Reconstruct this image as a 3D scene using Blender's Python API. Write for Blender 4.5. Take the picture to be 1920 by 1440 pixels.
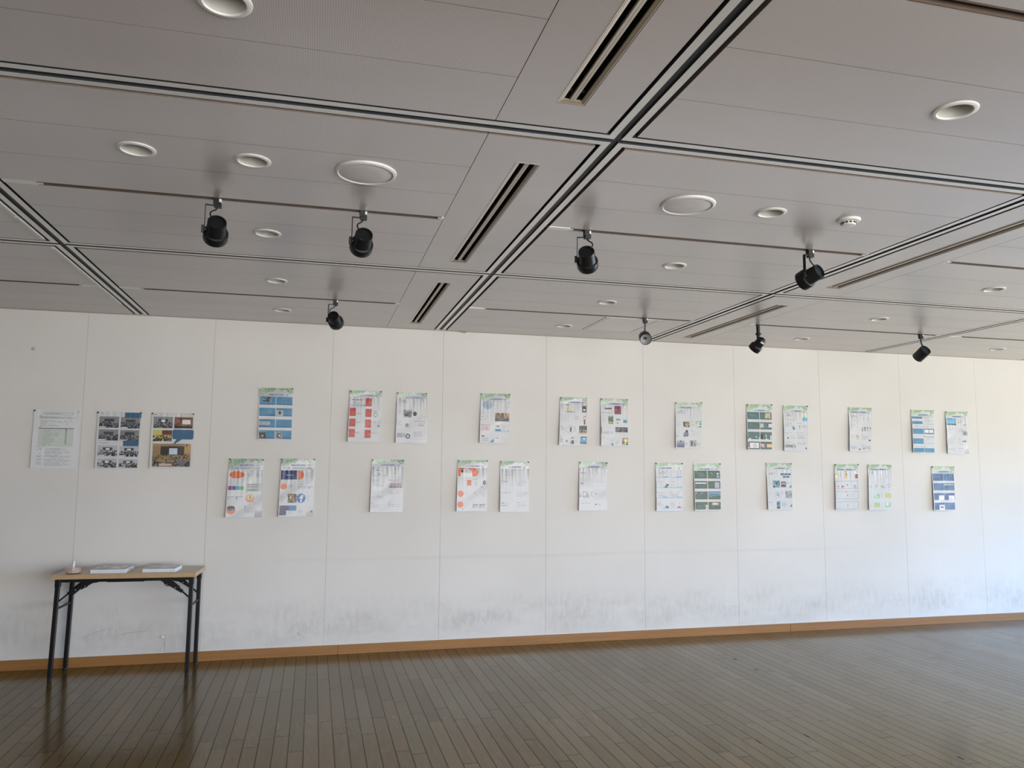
import bpy, bmesh, math, random
import numpy as np
from mathutils import Vector, Matrix
random.seed(7)
for o in list(bpy.data.objects): bpy.data.objects.remove(o, do_unlink=True)
S = bpy.context.scene
COL = S.collection
H = 2.594                      # ceiling height
PI = math.pi

# ------------------------------------------------------------------ camera
YAW, PITCH, ROLL = 0.2484, 0.1065, 0.0078
f_ = Vector((math.sin(YAW)*math.cos(PITCH), math.cos(YAW)*math.cos(PITCH), math.sin(PITCH)))
r_ = Vector((math.cos(YAW), -math.sin(YAW), 0)); u_ = r_.cross(f_)
r2 = math.cos(ROLL)*r_ + math.sin(ROLL)*u_; u2 = -math.sin(ROLL)*r_ + math.cos(ROLL)*u_
cam_d = bpy.data.cameras.new('camera'); cam = bpy.data.objects.new('camera', cam_d); COL.objects.link(cam)
M3 = Matrix((r2, u2, -f_)).transposed()
cam.matrix_world = Matrix.Translation((1.6816, -6.361, 1.4617)) @ M3.to_4x4()
cam_d.sensor_width = 36; cam_d.lens = 1451.68/1920*36; cam_d.clip_start = 0.05
S.camera = cam

# ------------------------------------------------------------------ world, daylight, exposure
w = bpy.data.worlds.new('world'); S.world = w; w.use_nodes = True
w.node_tree.nodes['Background'].inputs[0].default_value = (0.55, 0.68, 0.9, 1)
w.node_tree.nodes['Background'].inputs[1].default_value = 1.0
S.view_settings.view_transform = 'Standard'; S.view_settings.look = 'None'
S.view_settings.gamma = 1; S.view_settings.use_curve_mapping = False
S.view_settings.exposure = 0.03
RX, BY, LX = 13.0, -9.2, -4.6      # window wall on the right, back wall, left wall

def area(name, loc, direction, sx, sy, power, col, spread=180):
    d = bpy.data.lights.new(name, 'AREA'); d.shape = 'RECTANGLE'; d.size = sx; d.size_y = sy
    d.energy = power; d.color = col; d.spread = math.radians(spread)
    o = bpy.data.objects.new(name, d); COL.objects.link(o); o.location = loc
    o.rotation_euler = Vector(direction).to_track_quat('-Z', 'Y').to_euler()
    return o
# daylight entering by the tall windows of the right wall: sky light slants down, light off the ground slants up
area('window_sky_light', (RX-0.35, -4.4, 1.35), (-1, 0.07, -0.78), 8.0, 1.9, 1080, (0.18, 0.48, 1.0), 86)
area('window_ground_light', (RX-0.3, -4.4, 1.2), (-1, 0.0, 0.70), 8.0, 1.9, 310, (1.0, 0.93, 0.78), 112)
# daylight entering by the windows of the back wall, behind the photographer
area('back_window_light', (5.2, BY+0.3, 1.2), (-0.1, 1, 0.35), 9.0, 1.9, 440, (1.0, 0.97, 0.945), 160)

# ------------------------------------------------------------------ helpers
def srgb(r, g, b):
    f = lambda c: (c/255)/12.92 if c/255 <= .04045 else ((c/255+.055)/1.055)**2.4
    return (f(r), f(g), f(b), 1)
class NT:
    def __init__(s, name):
        s.m = bpy.data.materials.new(name); s.m.use_nodes = True
        s.t = s.m.node_tree; s.b = s.t.nodes['Principled BSDF']
    def n(s, typ, **k):
        nd = s.t.nodes.new('ShaderNode'+typ)
        for a, v in k.items(): setattr(nd, a, v)
        return nd
    def l(s, a, b): s.t.links.new(a, b)
    def put(s, x, inp):
        if hasattr(x, 'is_linked') or hasattr(x, 'links'): s.l(x, inp)
        else: inp.default_value = x
    def math(s, op, a, b=0.0, c=0.0):
        nd = s.n('Math', operation=op)
        for x, i in ((a, 0), (b, 1), (c, 2)): s.put(x, nd.inputs[i])
        return nd.outputs[0]
    def mix(s, fac, a, b, mode='MIX'):
        nd = s.n('Mix', data_type='RGBA', blend_type=mode)
        s.put(fac, nd.inputs[0]); s.put(a, nd.inputs[6]); s.put(b, nd.inputs[7])
        return nd.outputs[2]
    def obj(s): return s.n('TexCoord').outputs['Object']
    def geo(s): return s.n('NewGeometry').outputs['Position']
    def noise(s, scale, vec=None, detail=2, rough=.5, dist=0):
        nd = s.n('TexNoise'); nd.inputs['Scale'].default_value = scale
        nd.inputs['Detail'].default_value = detail; nd.inputs['Roughness'].default_value = rough
        nd.inputs['Distortion'].default_value = dist
        if vec is not None: s.l(vec, nd.inputs['Vector'])
        return nd.outputs['Fac']
    def scale(s, vec, v):
        nd = s.n('VectorMath', operation='MULTIPLY'); s.l(vec, nd.inputs[0]); nd.inputs[1].default_value = v
        return nd.outputs[0]
    def ramp(s, fac, a, b):   # linear map a..b -> 0..1 clamped
        nd = s.n('MapRange'); s.put(fac, nd.inputs[0]); nd.inputs[1].default_value = a; nd.inputs[2].default_value = b
        return nd.outputs[0]
    def bump(s, h, strength, dist=.01):
        nd = s.n('Bump'); nd.inputs['Strength'].default_value = strength; nd.inputs['Distance'].default_value = dist
        s.l(h, nd.inputs['Height']); s.l(nd.outputs[0], s.b.inputs['Normal'])
def plain(name, col, rough=.5, metal=0, spec=.5, var=.06, vs=18, bump=0, coat=0):
    t = NT(name); n = t.noise(vs, t.obj(), 3)
    t.l(t.mix(t.ramp(n, .3, .7), [c*(1-var) for c in col[:3]]+[1], [min(1, c*(1+var)) for c in col[:3]]+[1]), t.b.inputs['Base Color'])
    t.b.inputs['Roughness'].default_value = rough; t.b.inputs['Metallic'].default_value = metal
    t.b.inputs['Specular IOR Level'].default_value = spec; t.b.inputs['Coat Weight'].default_value = coat
    if bump: t.bump(t.noise(vs*12, t.obj(), 2), bump, .002)
    return t.m
M = {}
M['black'] = plain('black_paint', srgb(20, 22, 24), .38, spec=.4)
M['black_dark'] = plain('black_cap', srgb(10, 11, 12), .6, spec=.25)
M['tube_black'] = plain('black_tube', srgb(22, 22, 24), .4, spec=.4)
M['void'] = plain('ceiling_void', (.004, .004, .005, 1), .9, spec=.1)
M['white_plastic'] = plain('white_plastic', srgb(208, 207, 203), .35, var=.02)
M['white_paint'] = plain('white_reflector', srgb(176, 174, 166), .45, var=.03)
M['grille'] = plain('grille_metal', srgb(205, 200, 200), .5, var=.03)
M['rail'] = plain('rail_aluminium', srgb(224, 223, 220), .32, .55, var=.04, vs=4)
M['rail_dark'] = plain('rail_slot', srgb(44, 47, 52), .5, var=.1)
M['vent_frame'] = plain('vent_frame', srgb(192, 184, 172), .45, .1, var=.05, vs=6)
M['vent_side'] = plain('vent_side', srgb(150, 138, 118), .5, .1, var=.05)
M['track'] = plain('track_brown', srgb(88, 74, 64), .5, var=.1)
M['sticker'] = plain('label_sticker', srgb(228, 228, 220), .5, var=.04)
M['metal'] = plain('bare_metal', srgb(170, 168, 162), .3, .8)
M['mirror'] = plain('lamp_reflector', srgb(196, 200, 202), .35, .35, var=.05)
M['paper'] = plain('paper', srgb(222, 226, 232), .7, var=.03)
M['laminate'] = plain('pale_wood_laminate', srgb(196, 170, 138), .35, var=.05, vs=9)
M['edge'] = plain('table_edge_band', srgb(186, 158, 120), .45, var=.05)
M['rubber'] = plain('rubber', srgb(16, 16, 16), .7)
M['pin_black'] = plain('pin_black', srgb(18, 18, 20), .35)
M['pin_white'] = plain('pin_white', srgb(235, 233, 205), .3)
M['pin_brown'] = plain('pin_brown', srgb(120, 84, 62), .35)
M['title_blue'] = plain('title_blue', srgb(66, 108, 172), .5)
M['title_grey'] = plain('title_grey', srgb(120, 128, 140), .5)
M['logo_white'] = plain('logo_white', srgb(236, 238, 240), .6)
M['scuff'] = plain('scuff_grey', srgb(176, 173, 165), .8)
M['dark_mark'] = plain('dark_mark', srgb(40, 37, 34), .7)

def finish(name, bm, mats, parent=None, smooth=False, bevel=0):
    me = bpy.data.meshes.new(name)
    bmesh.ops.recalc_face_normals(bm, faces=bm.faces)
    bm.to_mesh(me); bm.free()
    for m in (mats if isinstance(mats, (list, tuple)) else [mats]): me.materials.append(M[m] if isinstance(m, str) else m)
    if smooth:
        me.polygons.foreach_set('use_smooth', [True]*len(me.polygons))
        me.set_sharp_from_angle(angle=math.radians(38))
    o = bpy.data.objects.new(name, me); COL.objects.link(o)
    if parent is not None: o.parent = parent
    if bevel:
        b = o.modifiers.new('bevel', 'BEVEL'); b.width = bevel; b.segments = 2; b.limit_method = 'ANGLE'
    return o
def box(bm, x0, x1, y0, y1, z0, z1, mi=0, mat=None):
    vs = [bm.verts.new((x, y, z)) for x in (x0, x1) for y in (y0, y1) for z in (z0, z1)]
    if mat is not None:
        for v in vs: v.co = mat @ v.co
    for q in ((0, 1, 3, 2), (4, 6, 7, 5), (0, 4, 5, 1), (2, 3, 7, 6), (0, 2, 6, 4), (1, 5, 7, 3)):
        f = bm.faces.new([vs[i] for i in q]); f.material_index = mi
    return vs
def quad(bm, pts, mi=0):
    f = bm.faces.new([bm.verts.new(p) for p in pts]); f.material_index = mi; return f
def frame_of(axis):
    a = Vector(axis).normalized(); h = Vector((0, 0, 1)) if abs(a.z) < .95 else Vector((1, 0, 0))
    x = h.cross(a).normalized(); y = a.cross(x)
    return Matrix((x, y, a)).transposed()
def lathe(bm, prof, origin=(0, 0, 0), axis=(0, 0, 1), n=32, mi=0):
    R = frame_of(axis); o = Vector(origin); rings = []
    for r, t in prof:
        if r < 1e-6: rings.append([bm.verts.new(o + R @ Vector((0, 0, t)))])
        else: rings.append([bm.verts.new(o + R @ Vector((r*math.cos(2*PI*i/n), r*math.sin(2*PI*i/n), t))) for i in range(n)])
    for a, b in zip(rings, rings[1:]):
        for i in range(n):
            j = (i+1) % n
            if len(a) == 1 and len(b) == 1: continue
            vs = [a[0], b[j], b[i]] if len(a) == 1 else [a[i], a[j], b[0]] if len(b) == 1 else [a[i], a[j], b[j], b[i]]
            f = bm.faces.new(vs); f.material_index = mi
def tube(bm, pts, r, n=10, mi=0):
    pts = [Vector(p) for p in pts]; rings = []
    for i, p in enumerate(pts):
        d = (pts[min(i+1, len(pts)-1)] - pts[max(i-1, 0)]).normalized(); R = frame_of(d)
        rings.append((p, R))
    ref = rings[0][1].col[0].copy(); out = []
    for i, (p, R) in enumerate(rings):
        d = R.col[2]; ref = (ref - ref.dot(d)*d).normalized(); s = d.cross(ref)
        out.append([bm.verts.new(p + r*(math.cos(2*PI*k/n)*ref + math.sin(2*PI*k/n)*s)) for k in range(n)])
    for a, b in zip(out, out[1:]):
        for k in range(n):
            j = (k+1) % n; bm.faces.new([a[k], a[j], b[j], b[k]]).material_index = mi
    for e in (out[0], out[-1]): bm.faces.new(e).material_index = mi
def smooth_path(pts, n=8):
    pts = [Vector(p) for p in pts]; out = []
    P = [pts[0]] + pts + [pts[-1]]
    for i in range(1, len(P)-2):
        for k in range(n):
            t = k/n; a, b, c, d = P[i-1:i+3]
            out.append(.5*((2*b) + (c-a)*t + (2*a-5*b+4*c-d)*t*t + (3*b-a-3*c+d)*t**3))
    return out + [pts[-1]]
def beam(bm, a, b, wd, th, side=(0, 1, 0), mi=0):   # flat bar a->b, width along side
    a, b = Vector(a), Vector(b); d = (b-a); L = d.length; d.normalize()
    s = Vector(side); s = (s - s.dot(d)*d).normalized(); n = d.cross(s)
    Mx = Matrix((s, n, d)).transposed().to_4x4(); Mx.translation = a
    box(bm, -wd/2, wd/2, -th/2, th/2, 0, L, mi, Mx)
def tag(o, label=None, cat=None, group=None, kind=None):
    if label: o['label'] = label
    if cat: o['category'] = cat
    if group: o['group'] = group
    if kind: o['kind'] = kind
    return o
def thing(name, label, cat, loc, rotz=0, group=None):
    o = bpy.data.objects.new(name, None); COL.objects.link(o); o.empty_display_size = .05
    o.location = loc; o.rotation_euler = (0, 0, rotz)
    return tag(o, label, cat, group)
def dup(root, loc, label):
    r = root.copy(); COL.objects.link(r); r.location = loc; r['label'] = label
    for ch in list(root.children):
        c = ch.copy(); COL.objects.link(c); c.parent = r
        for g in list(ch.children):
            d = g.copy(); COL.objects.link(d); d.parent = c
    return r
def struct(o): o['kind'] = 'structure'; return o

# ------------------------------------------------------------------ room materials
def wall_mat():
    t = NT('wall_paper'); pos = t.geo()
    sep = t.n('SeparateXYZ'); t.l(pos, sep.inputs[0]); z = sep.outputs[2]; x = sep.outputs[0]
    base = t.mix(t.ramp(t.noise(1.1, pos, 3), .3, .7), srgb(214, 212, 207), srgb(222, 220, 216))
    weave = t.noise(1.0, t.scale(pos, (60, 60, 420)), 2)
    weave2 = t.noise(1.0, t.scale(pos, (420, 60, 40)), 2)
    base = t.mix(t.math('MULTIPLY', t.ramp(weave, .35, .7), .05), base, srgb(170, 168, 160))
    # dirt rubbed on by feet and furniture, low on the wall
    streak = t.noise(1.0, t.scale(pos, (26, 26, 9)), 5, .68)
    patch = t.noise(1.0, t.scale(pos, (2.2, 2.2, 5.0)), 4, .6)
    low = t.math('MULTIPLY', t.ramp(z, .50, .24), t.ramp(z, .07, .20))
    d = t.math('MULTIPLY', low, t.math('MULTIPLY', t.ramp(streak, .36, .72), t.ramp(patch, .34, .66)))
    base = t.mix(t.math('MULTIPLY', d, .46), base, srgb(142, 141, 134))
    gen = t.math('MULTIPLY', t.ramp(z, .45, .1), t.ramp(patch, .3, .8))
    base = t.mix(t.math('MULTIPLY', gen, .24), base, srgb(150, 149, 142))
    # faint rub line at table height
    wob = t.math('ADD', z, t.math('MULTIPLY', t.noise(.9, pos, 2), .03))
    ln = t.math('MULTIPLY', t.ramp(t.math('ABSOLUTE', t.math('SUBTRACT', wob, .742)), .02, .0), t.ramp(t.noise(.55, pos, 2), .42, .62))
    base = t.mix(t.math('MULTIPLY', ln, .11), base, srgb(150, 146, 136))
    sp = t.noise(1.0, t.scale(pos, (9, 9, 6)), 4, .7)
    base = t.mix(t.math('MULTIPLY', t.ramp(sp, .70, .78), .28), base, srgb(150, 148, 142))
    t.l(base, t.b.inputs['Base Color'])
    t.b.inputs['Roughness'].default_value = .72; t.b.inputs['Specular IOR Level'].default_value = .25
    t.bump(t.math('ADD', weave, weave2), .12, .002)
    return t.m
def ceiling_mat(name, holes=True):
    t = NT(name); pos = t.geo(); sep = t.n('SeparateXYZ'); t.l(pos, sep.inputs[0])
    base = t.mix(t.ramp(t.noise(.8, t.scale(pos, (1, 3.2, 1)), 3), .3, .7), srgb(182, 174, 172), srgb(192, 184, 182))
    if holes:
        p = .0062
        fx = t.math('SUBTRACT', t.math('FRACT', t.math('DIVIDE', sep.outputs[0], p)), .5)
        fy = t.math('SUBTRACT', t.math('FRACT', t.math('DIVIDE', sep.outputs[1], p)), .5)
        r = t.math('SQRT', t.math('ADD', t.math('MULTIPLY', fx, fx), t.math('MULTIPLY', fy, fy)))
        dot = t.ramp(r, .34, .24)
        base = t.mix(t.math('MULTIPLY', dot, .54), base, srgb(40, 38, 38))
    t.l(base, t.b.inputs['Base Color'])
    t.b.inputs['Roughness'].default_value = .28; t.b.inputs['Specular IOR Level'].default_value = .5; t.b.inputs['IOR'].default_value = 3.5
    t.bump(t.noise(1.0, t.scale(pos, (3, 14, 3)), 2), .05, .01)
    return t.m
def floor_mat():
    t = NT('floor_planks'); pos = t.geo(); sep = t.n('SeparateXYZ'); t.l(pos, sep.inputs[0])
    x, y = sep.outputs[0], sep.outputs[1]
    rx = t.math('DIVIDE', t.math('ADD', x, .0072), .0766); row = t.math('FLOOR', rx)
    wn = t.n('TexWhiteNoise', noise_dimensions='1D'); t.l(row, wn.inputs['W'])
    ry = t.math('ADD', t.math('DIVIDE', y, .9), t.math('MULTIPLY', wn.outputs[0], 7.3)); pid = t.math('FLOOR', ry)
    cmb = t.n('CombineXYZ'); t.l(row, cmb.inputs[0]); t.l(pid, cmb.inputs[1])
    w2 = t.n('TexWhiteNoise', noise_dimensions='3D'); t.l(cmb.outputs[0], w2.inputs['Vector'])
    rnd = w2.outputs[0]
    vadd = t.n('VectorMath', operation='ADD'); t.l(pos, vadd.inputs[0]); t.l(t.scale(w2.outputs[1], (9, 9, 9)), vadd.inputs[1])
    grain = t.noise(1.0, t.scale(vadd.outputs[0], (38, 3.4, 8)), 4, .6, .9)
    fig = t.noise(1.0, t.scale(vadd.outputs[0], (9, 2.2, 3)), 3, .55, 1.4)
    c = t.mix(rnd, srgb(92, 69, 29), srgb(112, 86, 40))
    c = t.mix(t.math('FRACT', t.math('MULTIPLY', rnd, 7.13)), c, srgb(98, 82, 42))
    c = t.mix(t.math('MULTIPLY', t.ramp(grain, .4, .75), .25), c, srgb(64, 45, 22))
    c = t.mix(t.math('MULTIPLY', t.ramp(fig, .55, .75), .18), c, srgb(120, 96, 54))
    fx = t.math('ABSOLUTE', t.math('SUBTRACT', t.math('FRACT', rx), .5)); fy = t.math('ABSOLUTE', t.math('SUBTRACT', t.math('FRACT', ry), .5))
    gx = t.ramp(fx, .458, .482); gy = t.ramp(fy, .4965, .4982)
    gap = t.math('MAXIMUM', gx, gy)
    c = t.mix(t.math('MULTIPLY', gap, .72), c, srgb(26, 20, 12))
    t.l(c, t.b.inputs['Base Color'])
    wear = t.noise(1.0, t.scale(pos, (1.6, .8, 1)), 3)
    t.l(t.math('ADD', t.math('ADD', .10, t.math('MULTIPLY', wear, .10)), t.math('MULTIPLY', t.math('FRACT', t.math('MULTIPLY', rnd, 13.7)), .05)), t.b.inputs['Roughness'])
    t.l(t.math('MULTIPLY', t.math('SUBTRACT', 1.0, t.math('MULTIPLY', gap, .9)), t.math('ADD', .26, t.math('MULTIPLY', rnd, .14))), t.b.inputs['Specular IOR Level'])
    h = t.math('SUBTRACT', t.math('MULTIPLY', grain, .15), t.math('MULTIPLY', gap, 1.0))
    t.bump(t.math('ADD', h, t.math('MULTIPLY', t.noise(3.0, pos, 1), .6)), .05, .004)
    return t.m
def wood_mat():
    t = NT('oak_baseboard'); pos = t.geo()
    g = t.noise(1.0, t.scale(pos, (1.6, 20, 60)), 4, .6, .5)
    t.l(t.mix(t.ramp(g, .3, .7), srgb(138, 94, 46), srgb(156, 110, 58)), t.b.inputs['Base Color'])
    t.b.inputs['Roughness'].default_value = .5
    return t.m
M['wall'] = wall_mat(); M['ceiling'] = ceiling_mat('ceiling_perforated'); M['ceiling_plain'] = ceiling_mat('ceiling_plain', False)
M['floor'] = floor_mat(); M['oak'] = wood_mat(); M['shaded_edge'] = plain('shaded_panel_edge', srgb(112, 100, 90), .6)  # panel side faces: shade of the open joints put into a darker colour
M['side_wall'] = plain('side_wall_paint', srgb(128, 120, 110), .8)
gl = NT('window_glass'); gl.b.inputs['Transmission Weight'].default_value = 1; gl.b.inputs['Roughness'].default_value = .02
gl.b.inputs['IOR'].default_value = 1.45; M['glass'] = gl.m
dg = NT('tinted_glass'); dg.b.inputs['Transmission Weight'].default_value = .85; dg.b.inputs['Roughness'].default_value = .06
dg.b.inputs['Base Color'].default_value = srgb(252, 240, 232); dg.b.inputs['IOR'].default_value = 1.35; M['dish'] = dg.m

# ------------------------------------------------------------------ floor, walls
bm = bmesh.new(); box(bm, LX-.2, RX+.2, BY-.2, .15, -.1, 0); struct(finish('floor', bm, 'floor'))
# back wall of the view: panels 0.9 m wide with open butt joints
bm = bmesh.new()
SEAMS = [0.9*i for i in range(-5, 13)]
g = .0008
for a, b in zip([LX]+SEAMS[0:], SEAMS+[RX]):
    if b-a < .01: continue
    box(bm, a+g, b-g, 0, .012, 0, H+.05)
box(bm, LX-.2, RX+.2, .004, .12, -.1, H+.1, 1)
wall = struct(finish('wall_far', bm, ['wall', 'scuff']))
bm = bmesh.new(); box(bm, LX-.15, LX, BY, .12, 0, H+.1); struct(finish('wall_left', bm, 'side_wall'))
# right wall: sill, head and piers around three tall windows; back wall likewise
def window_wall(name, u0, u1, wins, z0, z1, place):
    bm = bmesh.new()
    def bx(a, b, c, d): place(bm, a, b, c, d)
    bx(u0, u1, 0, z0); bx(u0, u1, z1, H+.1); cur = u0
    for a, b in wins:
        bx(cur, a, z0, z1); cur = b
    bx(cur, u1, z0, z1)
    return struct(finish(name, bm, 'side_wall'))
wr = [(-8.4, -6.0), (-5.85, -3.3), (-3.15, -.5)]
window_wall('wall_right', BY, .12, wr, .35, 2.35, lambda bm, a, b, c, d: box(bm, RX, RX+.15, a, b, c, d))
wb = [(.7, 2.85), (3.0, 5.15), (5.3, 7.45), (7.6, 9.7)]
window_wall('wall_back', LX, RX, wb, .45, 2.35, lambda bm, a, b, c, d: box(bm, a, b, BY-.15, BY, c, d))
k = 0
def window(along, a, b, z0, z1):
    global k
    k += 1
    def bx(bm, p, q, c, d, t0=.05, t1=.1):
        if along == 'y': box(bm, RX+t0, RX+t1, p, q, c, d)
        else: box(bm, p, q, BY-t1, BY-t0, c, d)
    bm = bmesh.new(); e = .06; m = (a+b)/2
    bx(bm, a, b, z0, z0+e); bx(bm, a, b, z1-e, z1); bx(bm, a, a+e, z0+e, z1-e); bx(bm, b-e, b, z0+e, z1-e); bx(bm, m-e/2, m+e/2, z0+e, z1-e)
    fr = struct(finish('window_%d' % k, bm, 'rail'))
    bm = bmesh.new(); bx(bm, a+e, b-e, z0+e, z1-e, .072, .078); finish('pane', bm, 'glass', fr)
for a, b in wr: window('y', a, b, .35, 2.35)
for a, b in wb: window('x', a, b, .45, 2.35)
# baseboard
bm = bmesh.new()
for a, b in ((LX, 1.909), (1.911, 5.909), (5.911, RX)): box(bm, a, b, -.012, 0, 0, .071)
struct(finish('baseboard_far', bm, 'oak', bevel=.0015))
bm = bmesh.new(); box(bm, LX, RX, -.003, 0, .0711, .076)
struct(finish('trim_1', bm, 'white_plastic'))
# marks on the wall
def mark(pts, wd, m='scuff', name='scuff_mark'):
    bm = bmesh.new()
    for a, b in zip(pts, pts[1:]):
        a, b = Vector((a[0], -.0004, a[1])), Vector((b[0], -.0004, b[1]))
        beam(bm, a, b, wd, .0006, (b-a).cross(Vector((0, 1, 0))))
    return finish(name, bm, m, wall)
for pts, wd in (([(1.602, .178), (1.618, .158), (1.624, .155)], .008), ([(3.055, .232), (3.085, .19), (3.105, .17)], .0025),
                ([(4.88, .385), (4.915, .378), (4.945, .371)], .0022), ([(4.69, .482), (4.715, .473)], .0018),
                ([(4.68, .316), (4.70, .325)], .0022), ([(2.02, .50), (2.05, .505)], .0012), ([(.10, .20), (.135, .222), (.17, .236), (.21, .247), (.25, .255)], .003),
                ([(.35, .212), (.38, .222), (.42, .229), (.47, .233), (.52, .235)], .004), ([(6.45, .56), (6.48, .566)], .002), ([(.655, .07), (.656, .20)], .002)):
    mark(pts, wd)
bm = bmesh.new(); lathe(bm, [(0, .0012), (.012, .0008), (.014, 0)], (-.358, 0, 2.301), (0, -1, 0), 18)
finish('wall_stain', bm, plain('pale_stain', srgb(178, 175, 168), .8), wall, True)
# curled scraps of torn wall covering beside the table leg
bm = bmesh.new()
for (cx, cz, s, a0) in ((.652, .182, .017, .3), (.648, .094, .012, -.3), (.663, .135, .010, 1.2)):
    prev = None
    for i in range(7):
        t = i/6; y = -.001 - s*.9*t*t; hw = s*(.9-.6*t)
        p = Vector((cx - s*1.3*t*math.cos(a0), y, cz + s*.8*t*math.sin(a0) + s*.3))
        e = [bm.verts.new(p + Vector((0, 0, hw*.6))), bm.verts.new(p - Vector((0, 0, hw*.6)))]
        if prev: bm.faces.new([prev[0], prev[1], e[1], e[0]])
        prev = e
torn = finish('torn_paper', bm, 'white_plastic', wall); sm = torn.modifiers.new('s', 'SOLIDIFY'); sm.thickness = .0006

# small dark marks laid flat on the floor boards
fl = bpy.data.objects['floor']
for (x, y) in ((4.877, -.819), (4.86, -1.138), (4.052, -2.479), (4.363, -2.456), (4.935, -2.919)):
    bm = bmesh.new(); box(bm, x-.005, x+.005, y-.022, y+.022, 0, .0006); finish('floor_mark', bm, 'dark_mark', fl)

# ------------------------------------------------------------------ ceiling: panels with gaps, rails, tracks
XB = [-3.797, -1.502, .3725, 2.667, 4.541, 6.816, 8.69, 10.965]
YB = [-1.973, -3.928, -5.885, -7.84]
G = .055
HOLES = []     # (x, y, r)
DL = [(1.43, -4.445), (1.021, -3.412), (1.421, -3.412), (1.421, -2.471), (1.419, -1.456), (1.417, -.515), (3.611, -4.432), (3.613, -3.405),
      (3.610, -2.455), (3.602, -1.437), (3.597, -.500), (5.783, -2.480), (5.786, -1.454), (5.778, -.503), (7.857, -.520)]
SPK = [(1.839, -3.406), (3.21, -3.40)]
for x, y in DL: HOLES.append((x, y, .052))
VENTS = [(2.424, -5.80, -4.155), (2.424, -3.660, -2.193), (2.424, -1.690, -.265), (4.806, -3.655, -2.222), (4.806, -1.690, -.262)]
VW = .046
def panel(bm, x0, x1, y0, y1, mi=0, s=.0012):
    if x1-x0 < .02 or y1-y0 < .02: return
    x0 += s; x1 -= s; y0 += s; y1 -= s
    c = [bm.verts.new((x, y, H)) for x, y in ((x0, y0), (x1, y0), (x1, y1), (x0, y1))]
    ed = [bm.edges.new((c[i], c[(i+1) % 4])) for i in range(4)]; holes = 0
    for hx, hy, r in HOLES:
        if x0 < hx < x1 and y0 < hy < y1:
            vs = [bm.verts.new((hx+r*math.cos(2*PI*i/32), hy+r*math.sin(2*PI*i/32), H)) for i in range(32)]
            ed += [bm.edges.new((vs[i], vs[(i+1) % 32])) for i in range(32)]; holes += 1
    for vx, va, vb in VENTS:
        if x0 < vx < x1 and va > y0-.01 and vb < y1+.01:
            vs = [bm.verts.new(p+(H,)) for p in ((vx-VW+.006, va+.006), (vx+VW-.006, va+.006), (vx+VW-.006, vb-.006), (vx-VW+.006, vb-.006))]
            ed += [bm.edges.new((vs[i], vs[(i+1) % 4])) for i in range(4)]; holes += 1
    if holes:
        r = bmesh.ops.triangle_fill(bm, edges=ed, use_beauty=True)
        fs = [f for f in r['geom'] if isinstance(f, bmesh.types.BMFace)]
    else: fs = [bm.faces.new(c)]
    for f in fs: f.material_index = mi
    up = [bm.verts.new((v.co.x, v.co.y, H+.018)) for v in c]
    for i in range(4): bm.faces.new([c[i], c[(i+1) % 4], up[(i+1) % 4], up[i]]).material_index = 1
bays = []; xs = [LX] + XB + [RX]
for i in range(len(xs)-1):
    a = xs[i] + (G if i else 0); b = xs[i+1] - (G if i < len(xs)-2 else 0); bays.append((a, b))
rows = []; ys = [0] + YB + [BY]
for i in range(len(ys)-1):
    b = ys[i] - (G if i else 0); a = ys[i+1] + (G if i < len(ys)-2 else 0); rows.append((a, b))
TRY = [-.982, -2.932, -4.900]        # y of the recessed lighting tracks
TW = .017
bm = bmesh.new()
SEAMROW = {0: [-1.607, -1.296, None, -.657, -.329], 1: [-3.565, -3.255, None, -2.635, -2.33], 2: [-5.51, -5.2, None, -4.58, -4.275]}
TRACKS = []
for ri, (y0, y1) in enumerate(rows):
    for bi, (x0, x1) in enumerate(bays):
        px0, px1 = x0, x1
        if abs(x0-.4275) < .01: px1 = 2.222; panel(bm, 2.222, x1, y0, y1, 0)
        if abs(x0-4.596) < .01: px0 = 4.985; panel(bm, x0, 4.985, y0, y1, 0)
        if ri > 2:
            n = 6
            for j in range(n): panel(bm, px0, px1, y0+(y1-y0)*j/n, y0+(y1-y0)*(j+1)/n)
            continue
        ty = TRY[ri]; sm_ = SEAMROW[ri]
        cuts = [y0, sm_[0], sm_[1], ty-TW]; cuts2 = [ty+TW, sm_[3], sm_[4], y1]
        for cc in (cuts, cuts2):
            for a, b in zip(cc, cc[1:]): panel(bm, px0, px1, a, b)
        TRACKS.append((px0, px1, ty, ri, bi))
box(bm, LX-.2, RX+.2, BY-.2, .15, H+.075, H+.12, 2)
struct(finish('ceiling', bm, ['ceiling', 'shaded_edge', 'void']))
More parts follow.
